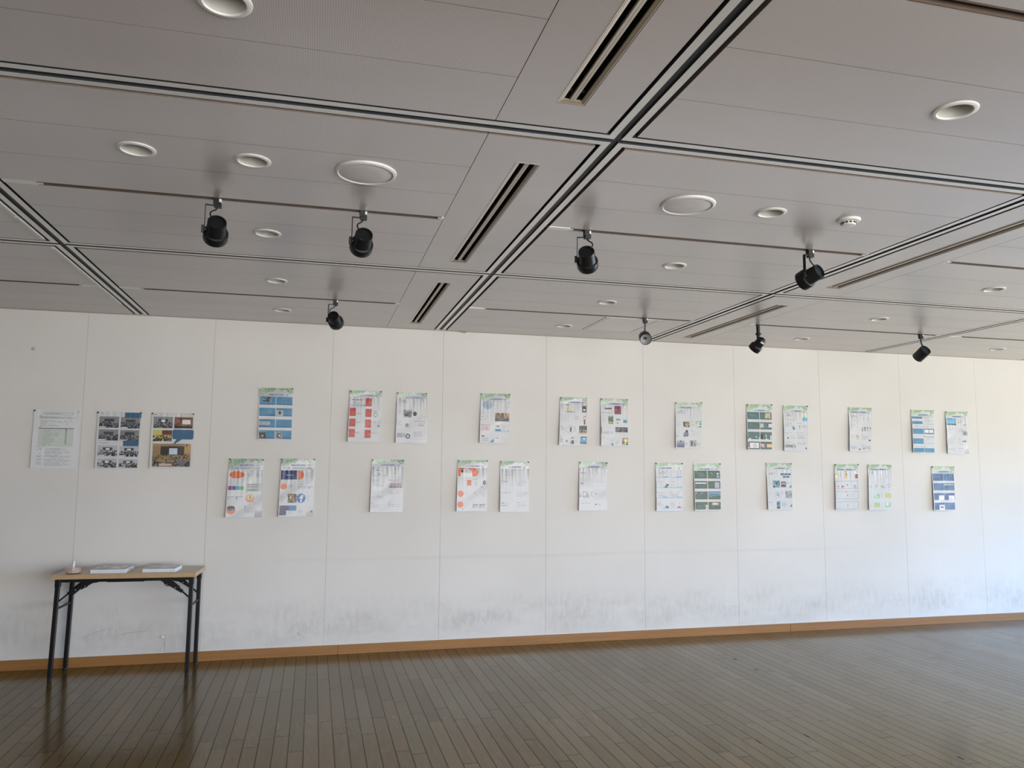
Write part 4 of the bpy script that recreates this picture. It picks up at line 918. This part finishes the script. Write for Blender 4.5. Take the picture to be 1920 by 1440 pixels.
def d14(p):
    p.R(.0, .02, 1.0, .225, (204, 206, 208)); p.P(.14, .07, .40, .11, 'dk gr lg', 2); p.R(.03, .19, .38, .20, 'dk'); p.P(.15, .08, .38, .10, 'k dk', 2); p.R(.50, .02, .75, .225, 'pu'); p.R(.54, .11, .59, .12, 'pk'); p.P(.86, .05, .90, .10, 'tan w', 2)
    p.T(.04, .36, .20, .37, 1); p.P(.27, .27, .45, .46, 'k dk lg gn', 3); p.R(.28, .42, .44, .44, 'ye'); p.P(.28, .35, .44, .41, 'gn k dk', 3); p.R(.56, .33, .71, .375, 't'); p.R(.83, .355, .97, .43, 't'); p.R(.83, .40, .97, .43, 'sl'); p.E(.61, .44, .03, .022, 'gr'); p.T(.56, .31, .60, .31, 1)
    p.R(.0, .54, .025, .70, 'b'); p.R(.04, .57, .06, .59, 'lb')
    for i, c in enumerate(('gr', 'gr', 'gr', 'gr', 'b', 'lb', 'b', 'sky')): p.R(.08+.05*i, .65, .115+.05*i, .665, c); p.R(.085+.05*i, .68, .11+.05*i, .70, c)
    p.P(.53, .54, 1.0, .66, 'k dk k gr', 3); p.T(.56, .56, .95, .64, 4, 'lg', .4); p.T(.55, .69, .98, .69, 1)
    p.T(.06, .81, .15, .82, 1, 'k'); p.T(.18, .83, .35, .83, 1); p.B(.37, .81, .46, .87, 'lg'); p.R(.38, .93, .45, .985, 'b'); p.T(.58, .84, .68, .85, 1, 'dk'); p.T(.57, .88, .70, .95, 5)
    p.P(.78, .80, 1.0, .97, 'dk gr k lg', 3); p.R(.79, .82, .86, .90, 'rd'); p.R(.87, .82, .98, .89, 'y'); p.R(.88, .89, .94, .95, 'y'); p.R(.97, .90, 1.0, .95, 'b'); p.E(.77, .82, .03, .05, PAPER)
def d15(p):
    p.T(.05, .115, .46, .125, 2, 'dk', 1); p.T(.60, .12, .74, .13, 1, 'gr'); p.R(.06, .35, .13, .37, 'dk'); p.R(.20, .355, .27, .365, 'gr'); p.T(.56, .31, .97, .34, 3, 'lg'); p.R(.03, .23, .50, .45, (196, 198, 200)); p.R(.06, .355, .13, .372, 'dk'); p.T(.07, .54, .12, .54, 1)
    def truck(u, w_): 
        p.B(u, .555, u+w_, .67, 'k'); p.B(u+w_, .60, u+w_+.06, .67, 'k'); p.E(u+w_*.45, .675, .04, .026, 'k'); p.E(u+w_*.45, .675, .024, .016, 'w'); p.E(u+w_+.04, .675, .034, .022, 'k'); p.E(u+w_+.04, .675, .02, .013, 'w')
    truck(.13, .15); p.R(.02, .60, .03, .66, 'k'); p.E(.04, .655, .035, .025, 'k'); p.E(.04, .655, .02, .014, 'w'); p.R(.02, .595, .07, .60, 'k'); p.R(.43, .565, .50, .572, 'k'); p.R(.43, .565, .44, .66, 'k'); p.R(.47, .66, .50, .675, 'k')
    p.R(.52, .51, .99, .73, (198, 200, 203)); p.R(.58, .605, .64, .622, 'k'); p.R(.70, .61, .73, .62, 'gr'); p.T(.06, .825, .46, .83, 1, 'gr', 1); p.R(.58, .845, .64, .862, 'k'); p.R(.72, .85, .77, .865, 'dk')
def d16(p):
    p.T(.10, .06, .42, .13, 4, 'dk', .8); p.T(.56, .05, .62, .18, 6, 'gr'); p.T(.05, .30, .12, .31, 1); p.T(.04, .35, .25, .44, 4); p.P(.29, .33, .53, .47, 'dk k tan gr', 3); p.R(.56, .315, .66, .325, 'dk'); p.T(.56, .37, .70, .44, 4); p.P(.76, .31, .88, .47, 'lgn w tan', 3); p.B(.75, .31, .88, .48, 'lgn'); p.R(.90, .31, .99, .33, 'b'); p.R(.92, .35, .98, .41, 'b'); p.R(.90, .44, .99, .47, 'b')
    p.E(.42, .59, .05, .05, 'nb'); p.R(.38, .62, .49, .67, 'sl'); p.E(.34, .68, .05, .03, 'bl'); p.P(.32, .60, .47, .71, 'sl nb lg', 3); p.E(.42, .57, .04, .03, 'k'); p.E(.07, .70, .04, .025, 'gr', .4); p.T(.05, .58, .20, .64, 3, 'lg'); p.R(.57, .555, .66, .565, 'k'); p.T(.58, .59, .97, .69, 5, 'lg', .9)
    p.G(.04, .80, .34, .98, 'lg', 'bl'); p.R(.17, .81, .21, .85, 'k'); p.T(.30, .87, .52, .91, 3); p.P(.54, .80, .80, .96, 'gr lg tan gr', 4); p.R(.60, .84, .65, .94, 'dk'); p.T(.82, .87, .97, .92, 4)
def wave(p, u0, u1, v): 
    p.R(u0, v, u1, v+.012, 'lb'); p.R(u0+(u1-u0)*.55, v-.022, u1, v+.004, 'lb')
def d17(p):
    for v in (.195, .44, .685, .935): wave(p, .01, .47, v); wave(p, .50, .97, v)
    p.T(.14, .065, .42, .11, 3, 'k', .9); p.T(.14, .16, .35, .16, 1); p.T(.52, .07, .70, .16, 5, 'lg'); p.T(.75, .07, .85, .12, 3, 'lg'); p.T(.03, .31, .34, .40, 4); p.R(.37, .36, .47, .40, 'k'); p.R(.33, .41, .42, .44, 'dk'); p.T(.52, .305, .85, .31, 1, 'dk'); p.P(.54, .38, .66, .44, 'ye lgn w', 3); p.T(.78, .37, .86, .40, 2)
    p.R(.04, .555, .08, .565, 'k'); p.T(.09, .56, .35, .56, 1); p.T(.04, .60, .42, .65, 3); p.R(.52, .555, .62, .562, 'k'); p.T(.52, .59, .92, .66, 4); p.T(.03, .80, .30, .87, 5); p.R(.34, .885, .44, .91, 'k'); p.R(.35, .93, .40, .935, 'k'); p.R(.41, .90, .45, .93, 'k'); p.T(.52, .81, .75, .90, 5); p.R(.81, .89, .90, .93, 'rd'); p.E(.88, .82, .05, .03, 'lg', .6)
def frames(p, c, edge):
    for a, b in ROW4:
        for x0, x1 in ((.02, .49), (.52, .985)): p.R(x0, a, x1, b, edge); p.R(x0+.02, a+.014, x1-.02, b-.014, c); p.P(x0+.1, a+.05, x1-.1, a+.10, c + ' ' + c, 4)
def d18(p):
    frames(p, 'g', (84, 88, 84)); p.R(.15, .08, .38, .088, 'lgn'); p.R(.18, .13, .40, .138, 'lgn'); p.E(.10, .04, .025, .014, 'lgn'); p.P(.56, .06, .70, .12, 'g lgn g g', 3); p.E(.90, .07, .045, .04, 'k'); p.E(.90, .085, .035, .03, 'pk'); p.E(.90, .16, .05, .03, 'lb')
    p.R(.04, .305, .46, .335, 'w'); p.T(.2, .36, .44, .42, 3, 'lgn', .6); p.R(.77, .30, .94, .44, 'lg'); p.R(.04, .56, .10, .58, 'lg'); p.R(.25, .56, .31, .58, 'lg'); p.R(.54, .55, .97, .62, 'lb'); p.P(.56, .585, .95, .61, 'k dk g', 2); p.R(.55, .64, .65, .655, 'lg'); p.T(.68, .64, .9, .67, 2, 'lgn')
    p.T(.08, .82, .16, .82, 1, 'lg'); p.T(.1, .88, .35, .93, 3, 'lgn', .5); p.P(.40, .86, .50, .975, 'lg tan pk', 3); p.R(.64, .80, .92, .87, (190, 160, 140)); p.R(.70, .815, .84, .85, 'w'); p.T(.56, .90, .9, .95, 3, 'lgn', .5)
def d19(p):
    frames(p, 'tl', (74, 84, 86)); p.T(.08, .06, .4, .11, 3, 'lb', .6); p.P(.72, .03, .94, .17, 'tan lg tan', 4); p.R(.80, .04, .88, .12, 'tan'); p.E(.83, .165, .02, .012, 'k'); p.R(.50, .30, .66, .42, 'lg'); p.P(.54, .34, .62, .40, 'lb w tan', 3); p.R(.86, .32, .985, .40, 'w'); p.P(.90, .35, .96, .37, 'rd gr', 2); p.P(.65, .32, .80, .40, 'tl gr tl', 4)
    p.R(.32, .64, .39, .68, 'lb'); p.E(.58, .62, .04, .035, 'k'); p.R(.55, .64, .62, .71, 'k'); p.E(.75, .63, .03, .04, 'ye'); p.E(.77, .71, .03, .02, 'w'); p.R(.92, .62, .97, .71, 'pk'); p.R(.45, .66, .50, .72, 'tan'); p.E(.10, .71, .04, .02, 'w')
    p.R(.09, .81, .45, .95, 'w'); p.E(.29, .885, .065, .045, 'bl', .5); p.R(.02, .93, .12, .96, 'tan'); p.P(.53, .84, .68, .93, 'rd pk rd w', 3); p.R(.78, .84, .985, .93, (222, 196, 150))
def d20(p):
    p.R(.08, .02, .48, .20, 'lg'); p.R(.09, .03, .47, .19, PAPER); p.T(.13, .055, .40, .10, 3, 'k', .9); p.T(.56, .05, .60, .06, 1, 'dk'); p.R(.78, .03, .98, .17, (214, 214, 184)); p.R(.78, .13, .98, .22, 'sky'); p.R(.84, .08, .88, .15, 'lgn'); p.T(.06, .30, .40, .34, 2, 'gr'); p.T(.04, .36, .35, .365, 1, 'dk')
    p.E(.37, .38, .025, .018, 'bl'); p.E(.41, .425, .05, .035, 'b'); p.R(.37, .38, .42, .42, 'b'); p.T(.54, .29, .90, .30, 1, 'dk'); p.E(.66, .36, .014, .018, 'dk'); p.R(.65, .38, .67, .44, 'gr'); p.E(.85, .365, .08, .02, 't', .5); p.R(.05, .53, .07, .54, 'dk'); p.T(.09, .54, .40, .54, 1); p.R(.54, .53, .58, .54, 'dk'); p.T(.60, .53, .90, .53, 1); p.T(.56, .58, .92, .68, 6)
    p.T(.05, .57, .35, .58, 1); p.R(.25, .61, .47, .62, 'lgn'); p.R(.25, .66, .47, .67, 'tl'); p.E(.16, .67, .03, .028, 'bl'); p.T(.06, .77, .48, .79, 2, 'gr'); p.P(.03, .84, .47, .92, 'gr lg gr lg', 4); p.R(.36, .80, .42, .92, (180, 182, 184)); p.T(.06, .82, .4, .88, 3); p.E(.38, .95, .05, .02, 'lg', .4); p.T(.56, .78, .95, .84, 3, 'gr'); p.R(.58, .775, .62, .785, 'k'); p.E(.91, .93, .03, .025, 'nb')
def d21(p):
    for u, v in ((.56, .10), (.70, .10), (.84, .10), (.64, .165), (.78, .165)): p.R(u, v, u+.12, v+.045, (62, 104, 124))
    p.T(.10, .09, .40, .13, 3, 'dk', .9); p.T(.14, .17, .30, .18, 1, 'lg'); p.T(.05, .30, .19, .40, 5, 'gr'); p.P(.23, .28, .50, .455, 't dk b lg', 4); p.P(.55, .30, .76, .44, 'gr dk pu', 4); p.R(.60, .34, .73, .37, 'lg'); p.T(.80, .33, .93, .35, 2, 'dk')
    for v0 in (.385, .86):
        for i in range(8): p.R(.97-.012*i, v0+.0085*i, .985, v0+.012+.0085*i, 'b')
    p.E(.40, .63, .115, .082, 'gr', .86); p.E(.40, .62, .045, .034, 'bl', .35); p.R(.43, .65, .47, .67, 'bl'); p.T(.05, .56, .20, .64, 5, 'lg'); p.T(.55, .55, .64, .60, 3, 'dk'); p.P(.72, .54, .99, .71, 'gr lg gr lg', 3); p.R(.04, .815, .08, .83, 'dk'); p.T(.12, .82, .26, .87, 3); p.P(.355, .79, .50, .93, 't dk lgn gr', 4); p.R(.36, .93, .49, .97, 'dk'); p.T(.56, .82, .86, .93, 6)
def d22(p):
    p.T(.10, .065, .42, .11, 3, 'k', .9); p.T(.1, .17, .42, .2, 2, 'lg'); p.E(.56, .06, .02, .014, 'o'); p.T(.60, .11, .68, .20, 5); p.T(.78, .11, .90, .19, 5); p.T(.04, .32, .46, .33, 1); p.T(.05, .36, .20, .46, 4, 'lg')
    for u in (.56, .66, .78, .88): p.P(u, .36, u+.06, .47, 'bl dk gr w w', 3)
    p.E(.14, .62, .04, .05, 'lg', .5); p.R(.30, .585, .38, .68, (214, 140, 110)); p.E(.37, .63, .03, .03, 'y'); p.P(.31, .60, .40, .67, 'o y tl w', 3); p.R(.54, .56, .60, .566, 'dk'); p.T(.55, .60, .92, .68, 5); p.E(.88, .71, .05, .02, 'dk'); p.T(.04, .82, .12, .82, 1, 'dk'); p.T(.04, .87, .40, .93, 5); p.E(.44, .945, .04, .03, 'gr'); p.R(.55, .83, .65, .836, 'dk'); p.T(.55, .87, .95, .93, 5); p.P(.58, .90, .70, .95, 'gr dk w', 3); p.R(.80, .85, .92, .95, 'lg')
def d23(p):
    p.R(.02, .02, .99, .03, 'b'); p.R(.02, .02, .48, .08, 'b'); p.R(.02, .15, .48, .225, 'b'); p.R(.5, .215, .98, .228, 'b'); p.T(.57, .07, .90, .17, 6); p.T(.15, .11, .35, .13, 2, 'lg'); p.T(.10, .27, .90, .30, 3, 'gr', .7)
    p.R(.02, .345, .99, .49, 'b'); p.R(.55, .375, .74, .46, 'w'); p.R(.77, .375, .95, .46, 'w'); p.T(.58, .40, .7, .43, 2); p.T(.80, .40, .92, .43, 2, 'tl'); p.T(.15, .415, .32, .42, 1, 'lb'); p.R(.5, .345, .505, .49, 'w')
    p.T(.10, .53, .9, .55, 2, 'gr', .5); p.R(.5, .565, .98, .575, 'b'); p.R(.02, .61, .50, .76, 'b'); p.R(.5, .745, .98, .757, 'b'); p.T(.58, .64, .88, .67, 2); p.T(.12, .68, .3, .70, 2, 'lb'); p.T(.04, .81, .9, .85, 3, 'gr', .6); p.R(.02, .87, .98, .985, 'b'); p.R(.52, .87, .525, .985, 'w'); p.T(.15, .93, .35, .94, 1, 'lb')
    for v in (.02, .15, .345, .61, .87): pass
def d24(p):
    p.G(.02, .02, .46, .17, 'sky', 'lb'); p.P(.02, .17, .46, .215, 'dk tl gr', 3); p.R(.06, .03, .30, .04, 'sl'); p.T(.53, .05, .78, .16, 7); p.P(.80, .19, .93, .215, 'sl dk lg', 2); p.T(.10, .30, .40, .36, 4); p.T(.06, .40, .42, .44, 2); p.T(.53, .30, .92, .40, 6); p.P(.75, .38, .96, .49, 'gr bl lg', 3)
    p.T(.06, .585, .42, .75, 7, 'lg', .9); p.B(.54, .58, .62, .74, 'lg'); p.T(.55, .58, .72, .60, 1); p.P(.72, .64, .90, .68, 'pu bl w', 3); p.T(.60, .74, .80, .75, 1); p.T(.06, .85, .46, .90, 3, 'gr'); p.T(.53, .85, .96, .88, 3, 'gr', 1); p.T(.53, .93, .80, .97, 3, 'gr')
def d25(p):
    p.R(.02, .02, .99, .205, (226, 214, 186)); p.R(.04, .02, .12, .10, 'tan'); p.R(.42, .02, .52, .20, 'tan'); p.R(.02, .095, .10, .112, 'br'); p.R(.42, .095, .54, .112, 'br'); p.R(.13, .03, .40, .19, PAPER); p.R(.56, .03, .96, .20, PAPER); p.T(.14, .05, .36, .15, 5); p.T(.58, .05, .78, .18, 6); p.P(.86, .09, .98, .20, 'br rd pu', 3)
    for a, b in ((.27, .465), (.53, .725), (.79, .975)): p.B(.02, a, .98, b, 'gr'); p.R(.50, a+.05, .53, b-.05, 'tan'); p.R(.49, (a+b)/2-.008, .54, (a+b)/2+.008, 'dk'); p.T(.10, a+.04, .40, b-.04, 4, 'lg'); p.T(.58, a+.04, .90, b-.04, 4, 'lg'); p.R(.96, (a+b)/2, .98, (a+b)/2+.012, 'dk')
    p.P(.05, .40, .14, .45, 'rd pk', 3); p.E(.31, .41, .05, .03, 'rd'); p.P(.78, .38, .90, .44, 'dk gr w', 3); p.E(.47, .55, .03, .02, 'o')
def d26(p):
    p.T(.12, .055, .36, .09, 3, 'gr', 1); p.T(.08, .15, .40, .25, 4, 'lg'); p.T(.44, .06, .62, .24, 6, 'lg'); p.T(.70, .10, .90, .20, 4, 'gr', .6); p.T(.10, .31, .40, .315, 1, 'gr'); p.T(.56, .31, .90, .315, 1, 'gr'); p.T(.04, .36, .22, .44, 5, 'dk', .7); p.T(.28, .36, .46, .44, 4, 'gr'); p.T(.53, .38, .74, .46, 5, 'dk', .8); p.T(.78, .36, .97, .38, 2); p.R(.82, .425, .90, .432, 'dk')
    for u, v in ((.04, .60), (.53, .60), (.04, .84), (.53, .84)): p.T(u, v, u+.10, v+.08, 3, 'gr')
    p.R(.23, .60, .46, .70, 'lgn'); p.R(.25, .61, .35, .64, 'w'); p.R(.28, .655, .40, .675, 'w'); p.R(.70, .585, .97, .70, 'lgn'); p.R(.71, .60, .96, .69, 'ye'); p.R(.22, .82, .47, .94, 'lgn'); p.R(.25, .835, .38, .92, 'ye'); p.E(.32, .87, .06, .04, 'ye'); p.R(.70, .82, .95, .94, 'lgn'); p.R(.84, .84, .96, .90, 'lg'); p.E(.80, .86, .05, .04, 'w')
def d27(p):
    for a, b in ROW4: p.R(.03, a+.01, .97, b+.005, 'sl'); p.R(.495, a+.01, .51, b+.005, (150, 168, 190))
    p.T(.10, .09, .40, .12, 3, 'lb', .6); p.E(.56, .04, .02, .012, 'lb'); p.R(.52, .305, .66, .325, 'w'); p.R(.68, .305, .81, .325, 'w'); p.R(.82, .305, .96, .325, 'lgn'); p.T(.57, .36, .9, .42, 3, 'b', .6); p.T(.2, .37, .4, .4, 2, 'b', .6)
    p.R(.25, .60, .49, .72, 'w'); p.R(.70, .60, .95, .72, 'w'); p.R(.30, .64, .44, .645, 'lg'); p.R(.72, .69, .86, .705, 'lg'); p.R(.25, .85, .49, .98, 'w'); p.E(.34, .915, .035, .035, 'fb'); p.E(.41, .915, .035, .035, 'rd'); p.R(.37, .87, .385, .96, 'w'); p.T(.58, .84, .9, .92, 3, 'b', .6)

tA = '地域の魅力発信'; tB = '(C) 働き方改革'; tC = '(Y) 気温変動等'; tD = '(2) 環境問題等'; tE = '少子高齢化と福祉問題について'; tF = '(小) 健康医療'; tG = '地球温暖化と 環境問題'; tH = '国際理解教育'
sub = '２３期　総合的探究の授業'
poster(1, QS[0], 0, 'leftmost sheet, plain typed text with a pale green table, above the folding table', d1, pins='kw', crinkle=.35, bg=(218, 220, 221), res=124, depth=(.003, .008, .012))
poster(2, QS[1], 0, 'sheet with eight small grey photographs of groups and two blue speech bubbles', d2, crinkle=.35, res=124, depth=(.003, .009, .014))
poster(3, QS[2], 0, 'sheet with one large lecture hall photograph and a big blue speech bubble', d3, crinkle=.35, res=124, depth=(.003, .009, .014))
poster(4, QS[3], .165, 'poster with eight solid blue panels, alone in the upper row at the left', d4, (tA, '７ 組'), pins='wk', crinkle=.25, depth=(.003, .008, .018))
poster(5, QS[4], .19, 'poster with an orange oval and four small coloured squares', d5, (tA, '７ 組'), sub, curl=.014)
p6 = poster(6, QS[5], .19, 'poster with a dark blue banner and a blue badge with a white letter', d6, (tA, '７ 組'), sub, curl=.006)
poster(7, QS[6], .115, 'poster with seven red rectangles in two columns', d7, (tB, '１ 組'), depth=(.003, .020, .034))
poster(8, QS[7], .12, 'crinkled poster with a grey photograph, a black block and a small pie chart', d8, (tB, '２ 組'), pins='bb', crinkle=1.2)
poster(9, QS[8], .135, 'crinkled grey-white poster with a small red bar chart at right', d9, (tB, '３ 組'), crinkle=1.3)
poster(10, QS[9], .145, 'poster with a brown photograph at right and a small blue triangle', d10, (tC, '７ 組'), pins='bk')
poster(11, QS[10], .15, 'poster with an orange arch and two orange discs along its left side', d11, (tC, '７ 組'), crinkle=1.3)
poster(12, QS[11], .15, 'nearly blank crinkled poster right of the orange arch poster', d12, (tC, '７ 組'), pins='bk', crinkle=1.5)
poster(13, QS[12], .13, 'poster with a cartoon person and a blue sea picture at lower right', d13, (tD, '３ 組'), pins='kw')
poster(14, QS[13], .14, 'poster with a purple-red rectangle near its top and a dark wide photograph', d14, (tD, '３ 組'), pins='bb')
poster(15, QS[14], .135, 'crinkled mostly white poster with a line drawing of a delivery truck', d15, (tD, '７ 組'), crinkle=1.5)
poster(16, QS[15], .14, 'poster with a dark wheelchair picture in its lower left half', d16, (tE, '７ 組'), fade=.35, pins='bb', tx=(.14, .74))
poster(17, QS[16], .14, 'white poster with pale blue wave lines closing each row of text', d17, (tE, '７ 組'), fade=.35, tx=(.14, .74))
poster(18, QS[17], .15, 'poster of eight dark green chalkboard panels in the lower row', d18, (tE, '７ 組'), fade=.4, pins='-k', crinkle=.4, tx=(.14, .74))
poster(19, QS[18], .165, 'poster of eight dark teal panels with small pictures in the upper row', d19, (tF, '三 組'), fade=.25, pins='bb', crinkle=.3)
poster(20, QS[19], .15, 'pale poster with small blue hand icons, right of the dark teal one', d20, (tF, '二 組'), fade=.25, pins='wk')
poster(21, QS[20], .145, 'poster with five small dark teal tiles and a magnifier ring', d21, (tF, '三 組'), fade=.35, pins='wb')
poster(22, QS[21], .135, 'mostly white poster with tiny figures and a small orange map', d22, (tG, '７ 組'), fade=.2, pins='ww', tx=(.10, .72))
poster(23, QS[22], .145, 'poster with bright blue horizontal bands, upper row near the right end', d23, (tH, '７ 組'), fade=.2, pins='ww', crinkle=.4)
poster(24, QS[23], .145, 'rightmost white poster with a sky blue picture at its top left', d24, (tH, '７ 組'), fade=.2, pins='bw', curl=.012)
poster(25, QS[24], .145, 'white poster of outlined text boxes with a tan strip across its first row', d25, (tG, '７ 組'), fade=.3, pins='kk', tx=(.10, .72))
poster(26, QS[25], .135, 'white poster with four small green and yellow map tiles in its lower half', d26, (tG, '７ 組'), fade=.15, pins='ww', tx=(.10, .72))
poster(27, QS[26], .155, 'poster of dark slate blue panels with white squares, lowest at the right end', d27, (tH, '７ 組'), fade=.3, pins='kw', crinkle=.3)
# white letter on the round blue badge of poster 6, and white caption on its dark banner
sh = [c for c in p6.children if c.name.startswith('printed_sheet')][0]
text_mesh('f', .020, .049, -.309, .056, -.0290, 'logo_white', sh, 'badge_letter', .05)
